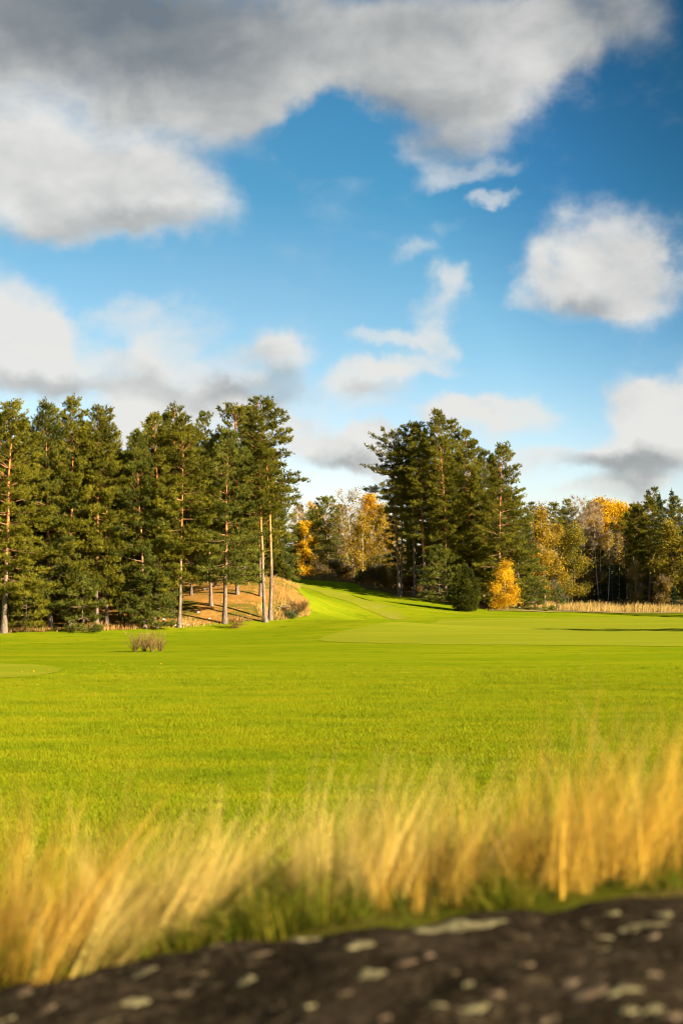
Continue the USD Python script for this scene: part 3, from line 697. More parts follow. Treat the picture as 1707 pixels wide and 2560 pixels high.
# ------------------------------------------------------------------ woods behind the fairway crest
def leafy(seed, name, label, cat, px, d, tpx, tpy, looks, group=None, **kw):
    b = base_at(px, d); tp = at(tpx, tpy, d) - b
    return plant_tree(name, label, cat, b, broadleaf(np.random.default_rng(seed), tp[2], lean=(tp[0], 0), **kw), looks, group)


BG, BO, BL, BT, BB = (M_BIRCHBARK, M_TWIG, M_GOLD), (M_BIRCHBARK, M_TWIG, M_OCHRE), (M_GREYBARK, M_GREYBARK, M_OLIVE), (M_BIRCHBARK, M_TWIG, M_GOLD), (M_GREYBARK, M_GREYBARK, M_BROWNLEAF)
leafy(51, "birch_tree", "columnar bright yellow birch beside the hilltop at the top of the fairway", "tree", 762, 184, 764, 1305, BG, R=2.1, cb=.04, nleaf=14000, size=.20, shape="column", up=.6, clump=.22, twigs=400)
leafy(52, "birch_tree", "white-stemmed birch with thin olive leaves left of the columnar yellow birch", "tree", 742, 187, 740, 1325, (M_BIRCHBARK, M_TWIG, M_OLIVE), R=1.4, cb=.15, nleaf=2600, size=.19, shape="oval", clump=.25)
leafy(53, "birch_tree", "small thin ochre birch with slanting pale stem right of the columnar yellow birch", "tree", 796, 174, 801, 1384, BO, R=1.0, cb=.15, nleaf=1500, size=.17, shape="oval", clump=.22, twigs=300)
leafy(54, "aspen_tree", "far yellow treetop showing above the columnar birch", "tree", 785, 205, 783, 1254, BG, R=1.7, cb=.3, nleaf=3600, size=.23, shape="column", clump=.3)
leafy(55, "birch_tree", "bare pinkish birch top behind the hilltop pine", "tree", 744, 200, 746, 1262, (M_BIRCHBARK, M_TWIG, M_OCHRE), R=1.9, cb=.3, nleaf=500, size=.19, shape="oval", twigs=2200)
leafy(56, "birch_tree", "nearly bare birch with white forked stems leaning left above the fairway crest", "tree", 886, 177, 868, 1238, (M_BIRCHBARK, M_TWIG, M_OCHRE), R=3.4, cb=.22, nleaf=2300, size=.19, shape="top", twigs=2200, stems=3, spread=.35, r0=.10, up=1.0, clump=.3)
leafy(57, "birch_tree", "tall golden birch with the highest yellow top left of the middle grove", "tree", 922, 181, 923, 1229, BG, R=2.2, cb=.2, nleaf=5200, size=.20, shape="oval", clump=.35, open_=.5)
leafy(58, "birch_tree", "ochre birch filling the space left of the dark grove trunks", "tree", 908, 172, 905, 1275, BO, R=2.0, cb=.08, nleaf=5200, size=.20, shape="oval", clump=.35)
leafy(59, "birch_tree", "golden birch seen between the dark boughs of the leaning pine", "tree", 955, 179, 955, 1262, BO, R=2.2, cb=.1, nleaf=5600, size=.20, shape="oval", clump=.35)
leafy(60, "birch_tree", "amber birch seen behind the middle grove's left trunks", "tree", 985, 172, 985, 1300, BO, R=2.0, cb=.05, nleaf=4200, size=.20, shape="oval", clump=.35)
leafy(61, "hazel_bush", "yellow-green round bush in the shade under the golden birches", "bush", 908, 166, 908, 1428, (M_GREYBARK, M_GREYBARK, M_GREENLEAF), R=1.1, cb=.05, nleaf=1800, size=.17, stems=2, clump=.2, twigs=150, r0=.04)
leafy(62, "hazel_bush", "dark brown undergrowth bush at the shaded top of the fairway", "bush", 850, 168, 850, 1410, BB, R=1.7, cb=.02, nleaf=2600, size=.17, stems=2, clump=.3, r0=.05)
leafy(63, "hazel_bush", "brown shaded bush beside the left trunks of the grove", "bush", 960, 163, 960, 1420, BB, R=1.8, cb=.02, nleaf=2800, size=.17, stems=2, clump=.3, r0=.05)
for k, (px, d, tpy, w, lk, nm) in enumerate([(820, 171, 1424, 1.3, BB, "low brown bush under the mid-distance pine at the fairway crest"), (876, 169, 1418, 1.6, BB, "dark bush at the foot of the forked birch"), (930, 165, 1425, 1.5, BB, "shaded bush between the yellow-green bush and the grove"), (985, 160, 1420, 1.7, BO, "ochre undergrowth among the grove's left trunks"), (940, 168, 1390, 1.9, BL, "olive sapling thicket behind the yellow-green bush"), (1020, 158, 1440, 1.4, BB, "brown undergrowth between the dark grove trunks")]):
    leafy(130 + k, "hazel_bush", nm, "bush", px, d, px, tpy, lk, R=w, cb=.02, nleaf=2600, size=.15, stems=2, clump=.35, r0=.04)
pine_at(64, "mid-distance pine with an even green crown above the fairway crest", 820, 186, 815, 1238, cb=.12, R=2.9, looks=LOOK_PB, width=.075, needle=.27, dens=.85, ntri=6)
pine_at(65, "dull green pine right of the columnar yellow birch", 783, 204, 779, 1272, cb=.12, R=2.4, looks=LOOK_PB, width=.075, needle=.27, dens=.85, ntri=6)
pine_at(66, "dark pine behind the nearly bare forked birch", 858, 192, 852, 1262, cb=.1, R=2.6, looks=LOOK_PB, width=.075, needle=.27, dens=.85, ntri=6)
pine_at(67, "pine behind the golden birches left of the grove", 940, 196, 940, 1265, cb=.1, R=2.6, looks=LOOK_PD, width=.075, needle=.27, dens=.85, ntri=6)

# ------------------------------------------------------------------ forest edge on the right
leafy(71, "birch_tree", "golden birch with white stems right beside the cone-shaped pine", "tree", 1362, 172, 1352, 1262, BO, R=2.6, cb=.12, nleaf=9500, size=.20, shape="oval", stems=2, spread=.2, clump=.4)
leafy(72, "willow_tree", "broad rounded yellow-green tree at the left of the dry meadow", "tree", 1424, 180, 1422, 1306, BL, R=2.6, cb=.05, nleaf=9000, size=.20, shape="oval", stems=3, spread=.3, clump=.4)
leafy(73, "birch_tree", "amber tree between the white-stemmed birch and the rounded yellow-green tree", "tree", 1393, 184, 1392, 1315, BO, R=2.1, cb=.05, nleaf=7500, size=.20, shape="oval", clump=.4)
pine_at(74, "dark pine top rising behind the amber trees", 1385, 205, 1384, 1253, cb=.3, R=2.4, looks=LOOK_PD, width=.075, needle=.27, dens=.85, ntri=6)
leafy(75, "aspen_tree", "leafless greyish tree with a fine twig crown beside the big yellow tree", "tree", 1462, 212, 1452, 1256, (M_GREYBARK, M_TWIG, M_OCHRE), R=2.9, cb=.35, nleaf=0, twigs=4200, shape="top", up=1.1)
leafy(76, "aspen_tree", "leafless pale-stemmed tree in front of the big yellow tree", "tree", 1497, 208, 1482, 1262, (M_BIRCHBARK, M_TWIG, M_OCHRE), R=2.7, cb=.45, nleaf=150, size=.22, twigs=3600, shape="top", up=1.1)
leafy(77, "aspen_tree", "big bright yellow treetop above the dark wood", "tree", 1502, 218, 1500, 1250, BG, R=3.7, cb=.5, nleaf=12500, size=.25, shape="oval", clump=.45, twigs=300)
leafy(78, "aspen_tree", "right half of the yellow treetops above the dark wood", "tree", 1544, 220, 1546, 1260, BG, R=3.2, cb=.5, nleaf=10000, size=.25, shape="oval", clump=.45, twigs=300)


def spruce_at(seed, label, px, d, tpy, R=2.2, cb=.08):
    b = base_at(px, d)
    return plant_tree("spruce_tree", label, "tree", b, spruce(np.random.default_rng(seed), at(px, tpy, d)[2] - b[2], R, cb), (M_GREYBARK, M_GREYBARK, M_SPRUCE))


spruce_at(81, "small pointed spruce in front of the big yellow treetops", 1531, 206, 1300, 2.0)
spruce_at(82, "dark spruce, tallest spire near the right edge of the photo", 1651, 212, 1231, 2.3)
spruce_at(83, "spruce right of the tallest dark spire at the photo's right edge", 1682, 216, 1220, 2.6)
pine_at(84, "dark pine with an orange upper stem in the right wood", 1622, 206, 1624, 1247, cb=.42, R=2.2, looks=LOOK_P, width=.075, needle=.27, dens=.85, ntri=6)
pine_at(85, "dark bushy pine next to the yellow treetops", 1590, 208, 1592, 1264, cb=.3, R=2.4, looks=LOOK_PD, width=.075, needle=.27, dens=.85, ntri=6)
pine_at(86, "dark pine just right of the small pointed spruce", 1566, 212, 1567, 1280, cb=.3, R=2.2, looks=LOOK_PD, width=.075, needle=.27, dens=.85, ntri=6)
leafy(87, "oak_tree", "big olive and brown tree cut by the right edge of the photo", "tree", 1690, 188, 1692, 1290, BL, R=3.3, cb=.08, nleaf=9500, size=.22, shape="oval", stems=2, spread=.25, clump=.45)
leafy(88, "hazel_bush", "brown bush at the wood's foot near the right edge", "bush", 1652, 184, 1652, 1440, BB, R=1.5, cb=.02, nleaf=2600, size=.19, stems=3, clump=.3, r0=.05)
spruce_at(89, "tiny young spruce standing in the dry meadow at the right", 1684, 176, 1468, .6, .05)
leafy(90, "birch_tree", "thin birch stem showing white in the dark wood", "tree", 1519, 204, 1522, 1330, BO, R=1.3, cb=.5, nleaf=900, size=.20, clump=.3)
leafy(91, "birch_tree", "second thin pale stem deep in the dark wood", "tree", 1547, 206, 1545, 1335, BO, R=1.3, cb=.5, nleaf=900, size=.20, clump=.3)
leafy(92, "hazel_bush", "ochre bush in the dark wood below the pines", "bush", 1590, 200, 1590, 1390, BO, R=1.4, cb=.05, nleaf=1600, size=.19, stems=2, clump=.3, r0=.05)

for k, (px, d, tpy, w) in enumerate([(1480, 214, 1425, 2.0), (1516, 216, 1432, 1.8), (1556, 218, 1420, 2.0), (1612, 214, 1428, 1.9), (1630, 208, 1440, 1.6), (1440, 206, 1430, 1.8)]):
    leafy(120 + k, "hazel_bush", ["dark bush at the left of the dark wood's floor", "dark bush behind the white stems in the wood", "dark bush in the middle of the dark wood", "dark bush under the orange-stemmed pine", "low dark bush left of the brown bush at the wood's foot", "dark bush behind the rounded yellow-green tree"][k], "bush", px, d, px, tpy, (M_GREYBARK, M_GREYBARK, M_BROWNLEAF), R=w, cb=.02, nleaf=2600, size=.2, stems=2, clump=.4, r0=.05)

# the wood goes on beyond the right edge of the view; its trees throw the shade on the meadow's back and across the green
R_LBL = "pine in the wood beyond the meadow, hidden behind the trees at its edge"
for k, (x, d, s) in enumerate([(50 + 3.2 * i + j * 1.1, 186 + 4.5 * j - 1.2 * i, 1.05) for i in range(7) for j in range(4)] + [(26, 226, 1.0), (31, 230, 1.0), (36, 226, 1.05), (41, 232, 1.0), (46, 226, 1.1), (51, 230, 1.1), (44, 216, .95), (50, 214, 1.05), (55, 218, 1.1), (54, 206, 1.05), (59, 210, 1.1), (64, 204, 1.1),
                                (60, 198, 1.05), (66, 214, 1.1), (71, 208, 1.1), (68, 196, 1.1), (56, 226, 1.1), (63, 224, 1.1), (22, 232, .95), (34, 222, .9), (40, 220, .95), (75, 200, 1.1), (57, 192, 1.0), (62, 188, 1.0)]):
    copy_of(protos[k % 5], "pine_tree", R_LBL, "tree", (x, d, float(ground(min(x, 64), d)) - .1), rng.uniform(0, 360), s * 1.05, "pines inside the right wood")
E_LBL = "pine beyond the right edge of the photo that throws a long shadow over the grass"
for k, (x, d, s) in enumerate([(45.5, 90, 1.0), (47, 131, .95), (53, 133, 1.05), (60, 130, 1.05), (66, 128, 1.1), (72, 124, 1.1), (50, 137, .9), (57, 138, .95)]):
    copy_of(protos[(k + 3) % 5], "pine_tree", E_LBL, "tree", (x, d, float(ground(min(x, 64), d)) - .1), rng.uniform(0, 360), s, "pines beyond the right edge")

# far woodland that closes the view behind everything
def woodland():
    pi = UsdGeom.PointInstancer.Define(stage, "/World/woodland")
    r = np.random.default_rng(12)
    UsdGeom.Scope.Define(stage, "/World/woodland/kinds")
    paths = []
    for k in range(3):
        T, B, C = spruce(np.random.default_rng(500 + k), 13.0, 2.3, .06, 5, .06)
        x = UsdGeom.Xform.Define(stage, f"/World/woodland/kinds/spruce_{k:03d}")
        usdkit.mesh(stage, f"{x.GetPath()}/trunk", T, M_GREYBARK)
        usdkit.mesh(stage, f"{x.GetPath()}/crown", C, M_SPRUCE)
        paths.append(x.GetPath())
    pi.CreatePrototypesRel().SetTargets(paths)
    P = []
    for row in range(5):
        for x in np.arange(-95, 110, 3.2):
            P.append((x + r.normal(0, .8), 262 + row * 6 + r.normal(0, 1.5)))
    for x in np.arange(-70, 18, 3.0):
        P.append((x + r.normal(0, .8), 215 + r.normal(0, 4)))
    for row in range(3):
        for x in np.arange(14, 84, 1.9):
            P.append((x + r.normal(0, .6), 236 + row * 5 + r.normal(0, 1.5)))
    P = np.array(P)
    z = ground(P[:, 0], P[:, 1])
    n = len(P)
    pi.CreatePositionsAttr(Vt.Vec3fArray.FromNumpy(np.column_stack([P, z - .1]).astype(np.float32)))
    pi.CreateProtoIndicesAttr(Vt.IntArray.FromNumpy(r.integers(0, 3, n).astype(np.int32)))
    a = r.uniform(0, 6.28, n) / 2
    pi.CreateOrientationsAttr(Vt.QuathArray([Gf.Quath(float(math.cos(t)), 0, 0, float(math.sin(t))) for t in a]))
    pi.CreateScalesAttr(Vt.Vec3fArray.FromNumpy(np.repeat(r.uniform(.72, 1.0, (n, 1)), 3, 1).astype(np.float32)))
    tag(pi, "far dark woodland closing the view behind the nearer trees", "woodland", kind="stuff")


woodland()


# ------------------------------------------------------------------ grasses
def ribbons(rng, base, height, lean, width, curve=0.35, seg=3, colour=None, head=0):
    """Standing blades or straws: slim ribbons of seg pieces that bow in the lean direction; head > 0 adds a loose seed head of that many spikelets."""
    N = len(base)
    t = np.linspace(0, 1, seg + 1)
    p = base[:, None] + np.array([0, 0, 1.0]) * (height[:, None] * t)[..., None] + lean[:, None] * (height[:, None] * (t + curve * t ** 2))[..., None]
    p[..., 2] -= (np.linalg.norm(lean, axis=1)[:, None] ** 2 * height[:, None] * t ** 2 * .5)
    a = rng.uniform(0, 6.28, N)
    side = np.column_stack([np.cos(a), np.sin(a), 0 * a])[:, None] * (width[:, None] * (1 - 0.6 * t))[..., None] / 2
    v = np.stack([p - side, p + side], 2).reshape(-1, 3)
    m = 2 * (seg + 1)
    k = np.arange(N)[:, None] * m
    f = np.vstack([np.vstack([k + [[2 * i, 2 * i + 1, 2 * i + 3]], k + [[2 * i, 2 * i + 3, 2 * i + 2]]]) for i in range(seg)])
    c = np.repeat(colour, m, 0)
    if head:
        u = rng.uniform(.68, 1.0, (N, head))
        o = np.stack([np.stack([np.interp(u[i], t, p[i, :, j]) for j in range(3)], -1) for i in range(N)])
        ax = unit(p[:, -1] - p[:, -2])[:, None]
        d = unit(ax + rng.normal(0, .38, (N, head, 3))) * (rng.uniform(.02, .045, (N, head)) * (1.25 - u) * 2.4)[..., None]
        s = unit(np.cross(d, rng.normal(size=d.shape))) * .0022
        hv = np.stack([o - s, o + s, o + d], 2).reshape(-1, 3)
        hf = np.arange(len(hv)).reshape(-1, 3)
        f = np.vstack([f, hf + len(v)]); v = np.vstack([v, hv])
        c = np.vstack([c, np.repeat(colour * rng.uniform(.9, 1.2, (N, 1)), head * 3, 0)])
    return v, f, c


def grass_object(name, parts, material, label, cat="grass"):
    s = Soup()
    for v, f, c in parts:
        s.add(v, f, c)
    m = obj(name, s.get(), material)
    tint_primvar(m, np.clip(np.vstack(s.c), 0, 1))
    tag(m, label, cat, kind="stuff")
    return m


# foreground: straw tussocks behind the rock; (pixel, metres away, straws, height, base radius, lean x, colour, spread)
GOLD, PALE, RUST, TAN = np.array([.41, .252, .034]), np.array([.48, .355, .092]), np.array([.33, .185, .028]), np.array([.38, .265, .062])
TUS = [(-120, 5.3, 500, .70, .22, .10, GOLD, .16), (10, 5.0, 520, .74, .16, .12, RUST, .13), (70, 5.2, 480, .72, .16, .16, GOLD, .14), (150, 5.5, 260, .64, .18, .15, TAN, .2), (215, 4.95, 330, .52, .10, .42, PALE, .16),
       (300, 5.3, 260, .52, .14, .15, TAN, .28), (350, 5.25, 330, .50, .12, .18, PALE, .30), (430, 5.6, 420, .56, .16, .22, TAN, .16), (470, 5.4, 420, .52, .14, .32, PALE, .14), (530, 5.6, 300, .50, .16, .30, PALE, .16),
       (640, 5.4, 230, .44, .14, .10, TAN, .34), (700, 5.7, 240, .50, .2, .12, TAN, .25), (780, 5.5, 150, .66, .06, .05, PALE, .07), (840, 5.4, 430, .50, .12, .02, PALE, .10), (900, 5.5, 380, .52, .12, .08, PALE, .14), (960, 5.7, 180, .56, .14, .20, PALE, .2),
       (1040, 5.3, 470, .42, .14, .12, GOLD, .16), (1100, 5.4, 430, .44, .14, .14, TAN, .18), (1170, 5.6, 260, .46, .2, .14, TAN, .25), (1260, 5.6, 330, .42, .2, .1, TAN, .25), (1330, 5.6, 300, .44, .2, .12, GOLD, .22),
       (1410, 5.3, 620, .55, .14, .06, GOLD, .12), (1470, 5.35, 760, .60, .15, .12, GOLD, .13), (1530, 5.6, 480, .56, .16, .16, GOLD, .16), (1600, 5.5, 380, .52, .18, .18, TAN, .18), (1680, 5.4, 450, .52, .18, .16, RUST, .18), (1780, 5.5, 450, .55, .2, .1, GOLD, .18), (1500, 5.9, 120, .78, .3, .2, TAN, .2), (1640, 6.2, 120, .7, .3, .25, TAN, .2), (880, 6.0, 90, .66, .4, .15, PALE, .2)]
r = np.random.default_rng(21)
parts = []
for px, d, n, h, br, lx, col, sp in TUS:
    n, h = int(n * .5), h * .86
    cx = X_at(px, d, 2250)
    n = int(n * 1.45)
    nb = max(6, n // 10)                                     # straws stand in sheaves that lean together
    ba, br_ = r.uniform(0, 6.28, nb), br * 1.7 * np.sqrt(r.uniform(0, 1, nb))
    bl = np.column_stack([lx + r.normal(0, sp * 1.45, nb) + .6 * br_ * np.cos(ba), r.normal(0, sp, nb)])
    bh = np.clip(r.normal(.84, .22, nb), .4, 1.3)
    bc = np.where(r.random((nb, 1)) < .3, r.uniform(1.2, 1.7, (nb, 1)), r.uniform(.45, 1.05, (nb, 1)))
    i = r.integers(0, nb, n)
    x = cx + (br_ * np.cos(ba))[i] + r.normal(0, .014, n)
    y = d - .16 + (br_ * np.sin(ba))[i] * 1.5 + r.normal(0, .018, n)
    hh = h * bh[i] * np.where(r.random(n) < .25, r.uniform(.3, .7, n), r.uniform(.75, 1.25, n))
    lean = np.column_stack([bl[i, 0] + .12 + r.normal(0, .04, n), bl[i, 1] + r.normal(0, .04, n), 0 * x])
    c = 1.06 * col * bc[i] * r.uniform(.85, 1.15, (n, 1)) * (1 + r.normal(0, .05, (n, 3)))
    parts.append(ribbons(r, np.column_stack([x, y, ground(x, y) - .02]), hh, lean, r.uniform(.0013, .0025, n), .22, 4, c, 0))
grass_object("dry_grass", parts, M_STRAW, "tall dry golden straw grass growing along the back of the rock")

# green tufts at its foot
parts = []
n = 6500
px, d = r.uniform(-180, 1900, n), 4.75 + np.abs(r.normal(0, .55, n))
want = .07 + .95 * np.exp(-((px - 500) / 190) ** 4) + .95 * np.exp(-((px - 1245) / 130) ** 4) + .45 * np.exp(-((px - 120) / 130) ** 2) + .4 * np.exp(-((px - 850) / 120) ** 2) + .4 * np.exp(-((px - 1650) / 90) ** 2)
keep = (meshkit.noise(np.column_stack([px / 70, d * 1.6, 0 * d]), 8) > .36) & (r.random(n) < want)
px, d = px[keep], d[keep]; n = len(px)
x = (px - CX) / F * d
K = 5
xx = np.repeat(x, K) + r.normal(0, .025, n * K); yy = np.repeat(d, K) + r.normal(0, .025, n * K)
la = r.uniform(0, 6.28, n * K); lm = r.uniform(.1, .9, n * K)
gcol = np.array([.050, .070, .004]) * r.uniform(.35, 1.7, (n * K, 1)) + np.where(r.random((n * K, 1)) < .3, np.array([[.13, .07, .012]]), 0)
low = np.repeat(meshkit.noise(np.column_stack([px / 150, d, 0 * d]), 4), K)
parts.append(ribbons(r, np.column_stack([xx, yy, ground(xx, yy) - .02]), r.uniform(.07, .20, n * K) * (.5 + low), np.column_stack([lm * np.cos(la) + .1, lm * np.sin(la), 0 * la]), r.uniform(.003, .006, n * K), .5, 3, gcol))
grass_object("green_grass", parts, M_BLADE, "short green grass tufts at the foot of the dry straw beside the rock")

# rough behind the straw, down the bank
parts = []
n = 4500
d = r.uniform(5.8, 13, n); x = r.uniform(-.27, .27, n) * d
la = r.uniform(0, 6.28, n); lm = r.uniform(.1, .7, n)
gcol = np.array([.11, .105, .012]) * r.uniform(.6, 1.5, (n, 1)) + np.where(r.random((n, 1)) < .4, np.array([[.16, .085, .02]]), 0)
parts.append(ribbons(r, np.column_stack([x, d, ground(x, d) - .02]), r.uniform(.12, .4, n), np.column_stack([lm * np.cos(la) + .1, lm * np.sin(la), 0 * la]), r.uniform(.003, .006, n), .4, 3, gcol))
grass_object("rough_grass", parts, M_BLADE, "rough grass on the bank that falls away behind the straw")


# tall tan grass on the hill's right end, along the stand's foot, and the dry meadow on the right
def field(n, polys, xr, yr, hgt, col, wid, mask=None, lx=.1, sp=.2, seed=1, accept=None):
    r = np.random.default_rng(seed)
    x, y = r.uniform(*xr, n), r.uniform(*yr, n)
    ok = shapely.contains_xy(polys, x, y)
    if accept is not None:
        ok &= accept(x, y, r)
    x, y = x[ok], y[ok]
    n = len(x)
    h = hgt * np.clip(r.normal(1, .25, n), .35, 1.6) * (.6 + .8 * meshkit.noise(np.column_stack([x * .5, y * .5, 0 * x]), seed))
    c = np.asarray(col) * r.uniform(.7, 1.25, (n, 1)) * (1 + r.normal(0, .07, (n, 3)))
    c = c * (.75 + .5 * meshkit.noise(np.column_stack([x * .35, y * .35, 0 * x]), seed + 5))[:, None]
    return ribbons(r, np.column_stack([x, y, ground(x, y)]), h, np.column_stack([lx + r.normal(0, sp, n), r.normal(0, sp, n), 0 * x]), wid * r.uniform(.7, 1.3, n), .4, 2, c)


knoll = shapely.Polygon([tuple(gp(*p)) for p in [(655, 1553), (720, 1548), (765, 1541), (777, 1527), (767, 1500), (747, 1475), (724, 1457), (706, 1449)]] + [(-9.5, 132), (-10, 124), (-7.5, 118)]).buffer(.15)
gr = [field(26000, knoll, (-11, 0), (108, 140), .30, (.40, .265, .080), .03, seed=31, lx=.12, accept=lambda x, y, r: r.random(len(x)) < (.04 + .96 * smooth((x + 8.2 - .10 * (y - 112)) / 2.2)) * (meshkit.noise(np.column_stack([x * .6, y * .4, 0 * x]), 2) > .38))]
foot = shapely.LineString([tuple(gp(*p)) for p in [(-200, 1586), (0, 1581), (120, 1578), (250, 1574), (340, 1571), (430, 1566), (520, 1559), (640, 1552), (700, 1549)]]).buffer(.9)
gr.append(field(34000, foot, (-34, 0), (94, 118), .36, (.37, .22, .075), .03, seed=32, accept=lambda x, y, r: r.random(len(x)) < .15 + .85 * (meshkit.noise(np.column_stack([x * .5, y * .5, 0 * x]), 12) > .42)))
grass_object("tall_grass", gr, M_STRAW, "tan tall grass on the end of the pine hill and along its foot")
mead = shapely.Polygon([tuple(gp(*p)) for p in [(1225, 1526), (1300, 1528), (1400, 1530), (1500, 1531), (1600, 1532), (1707, 1532), (1880, 1532)]] + [(50, 186), (30, 190), (21, 176), (17, 158)])
gr = [field(38000, mead, (12, 60), (140, 195), .60, (.33, .225, .070), .045, seed=33, sp=.14, accept=lambda x, y, r: (y > 150) & (r.random(len(x)) < (.3 + .7 * smooth((x - 17) / 6)) * (.35 + .9 * meshkit.noise(np.column_stack([x * .4, y * .25, 0 * x]), 41))))]
gr2 = [field(9000, shapely.Polygon([(-9, 166), (9, 160), (12, 170), (-9, 176)]), (-9, 12), (158, 178), .62, (.16, .10, .030), .04, seed=37)]
grass_object("rough_grass", gr2, M_STRAW, "brown unmown grass along the top of the fairway under the birches")
grass_object("meadow_reeds", gr, M_STRAW, "pale dry tall grass of the meadow in front of the right wood")

# mown grass blades near enough to be told apart
def lawn_tufts():
    r = np.random.default_rng(41)
    pi = UsdGeom.PointInstancer.Define(stage, "/World/lawn_grass")
    UsdGeom.Scope.Define(stage, "/World/lawn_grass/kinds")
    paths = []
    for k in range(4):
        n = 46
        x, y = r.normal(0, .07, n), r.normal(0, .07, n)
        la, lm = r.uniform(0, 6.28, n), r.uniform(.1, .8, n)
        c = np.array([.166, .190, .004]) * r.uniform(.75, 1.2, (n, 1)) + np.where(r.random((n, 1)) < .08, np.array([[.12, .06, .01]]), 0)
        v, f, c = ribbons(r, np.column_stack([x, y, 0 * x - .004]), r.uniform(.025, .06, n) * (1 + .25 * k), np.column_stack([lm * np.cos(la), lm * np.sin(la), 0 * la]), r.uniform(.004, .007, n), .4, 1, c)
        m = usdkit.mesh(stage, f"/World/lawn_grass/kinds/tuft_{k:03d}", (v, f), M_TURF)
        tint_primvar(m, c)
        paths.append(m.GetPath())
    pi.CreatePrototypesRel().SetTargets(paths)
    N = 150000
    d = 15 + 47 * r.uniform(0, 1, N) ** .85
    x = r.uniform(-.262, .262, N) * d
    keep = ~shapely.contains_xy(PG_GREEN2.buffer(.05), x, d)
    keep &= r.random(N) < .35 + .65 * smooth((meshkit.noise(np.column_stack([x * .35, d * .9, 0 * x]), 6) - .3) / .3)
    keep &= r.random(N) < 1 - smooth((d - 30) / 31)
    x, d = x[keep], d[keep]; n = len(x)
    pi.CreatePositionsAttr(Vt.Vec3fArray.FromNumpy(np.column_stack([x, d, ground(x, d)]).astype(np.float32)))
    pi.CreateProtoIndicesAttr(Vt.IntArray.FromNumpy(r.integers(0, 4, n).astype(np.int32)))
    a = r.uniform(0, 6.28, n) / 2
    pi.CreateOrientationsAttr(Vt.QuathArray([Gf.Quath(float(math.cos(t)), 0, 0, float(math.sin(t))) for t in a]))
    s = r.uniform(.7, 1.3, n) * (.7 + .7 * meshkit.noise(np.column_stack([x * .3, d * .3, 0 * x]), 9))
    pi.CreateScalesAttr(Vt.Vec3fArray.FromNumpy(np.repeat(s[:, None], 3, 1).astype(np.float32)))
    tag(pi, "short green blades of the mown lawn", "grass", kind="stuff")


lawn_tufts()

# ------------------------------------------------------------------ bedrock with lichen
def rock_z(x, y):
    edge = 4.62 + .10 * (meshkit.noise(np.stack([x * 1.3, 0 * x, 0 * x], -1), 14) - .5) * 2
    top = np.interp(x, ROCK_X, ROCK_Z) + .014 * (4.6 - y)
    fall = np.clip(y - edge, 0, None)
    n = (meshkit.fbm(np.stack([x * 2.2, y * 2.2, 0 * x], -1), 4, 3) - .5) * .09 + (meshkit.fbm(np.stack([x * 14, y * 14, 0 * x], -1), 3, 7) - .5) * .022
    return top - 1.3 * fall ** 1.3 - .05 * smooth((y - edge + .35) / .35) + n


xs, ys = np.arange(-2.6, 3.0, .04), np.r_[np.arange(-1.5, 2.8, .2), np.arange(2.8, 5.3, .035)]
v, q = grid(xs, ys, rock_z)
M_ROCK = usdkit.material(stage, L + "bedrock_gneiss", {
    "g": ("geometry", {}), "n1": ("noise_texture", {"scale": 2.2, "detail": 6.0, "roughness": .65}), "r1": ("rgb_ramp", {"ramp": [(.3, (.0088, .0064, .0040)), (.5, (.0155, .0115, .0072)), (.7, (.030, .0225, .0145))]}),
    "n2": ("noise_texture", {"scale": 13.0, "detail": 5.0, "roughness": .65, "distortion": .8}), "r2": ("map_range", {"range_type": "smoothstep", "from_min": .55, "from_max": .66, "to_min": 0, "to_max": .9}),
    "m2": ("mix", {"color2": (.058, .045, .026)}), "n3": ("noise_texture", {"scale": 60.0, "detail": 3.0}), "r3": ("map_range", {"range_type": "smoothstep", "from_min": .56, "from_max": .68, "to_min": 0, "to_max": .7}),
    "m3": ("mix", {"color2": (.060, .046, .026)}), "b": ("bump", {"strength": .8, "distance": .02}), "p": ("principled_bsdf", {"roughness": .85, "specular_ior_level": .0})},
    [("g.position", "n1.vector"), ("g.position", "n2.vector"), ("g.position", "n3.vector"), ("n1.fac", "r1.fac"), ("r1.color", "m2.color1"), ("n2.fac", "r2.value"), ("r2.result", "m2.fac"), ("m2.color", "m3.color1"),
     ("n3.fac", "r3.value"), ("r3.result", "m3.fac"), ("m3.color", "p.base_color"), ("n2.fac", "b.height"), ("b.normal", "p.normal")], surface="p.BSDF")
rock = obj("bedrock", (v, q), M_ROCK, smooth_deg=True)
tag(rock, kind="structure")


def rock_hit(px, py):
    rr = ray(px, py)
    d = np.arange(2.0, 5.2, .004)
    p = np.array([0, 0, EYE])[None] + rr[None] * (d / rr[1])[:, None]
    h = np.nonzero(rock_z(p[:, 0], p[:, 1]) >= p[:, 2])[0]
    return p[h[0], :2] if len(h) else None


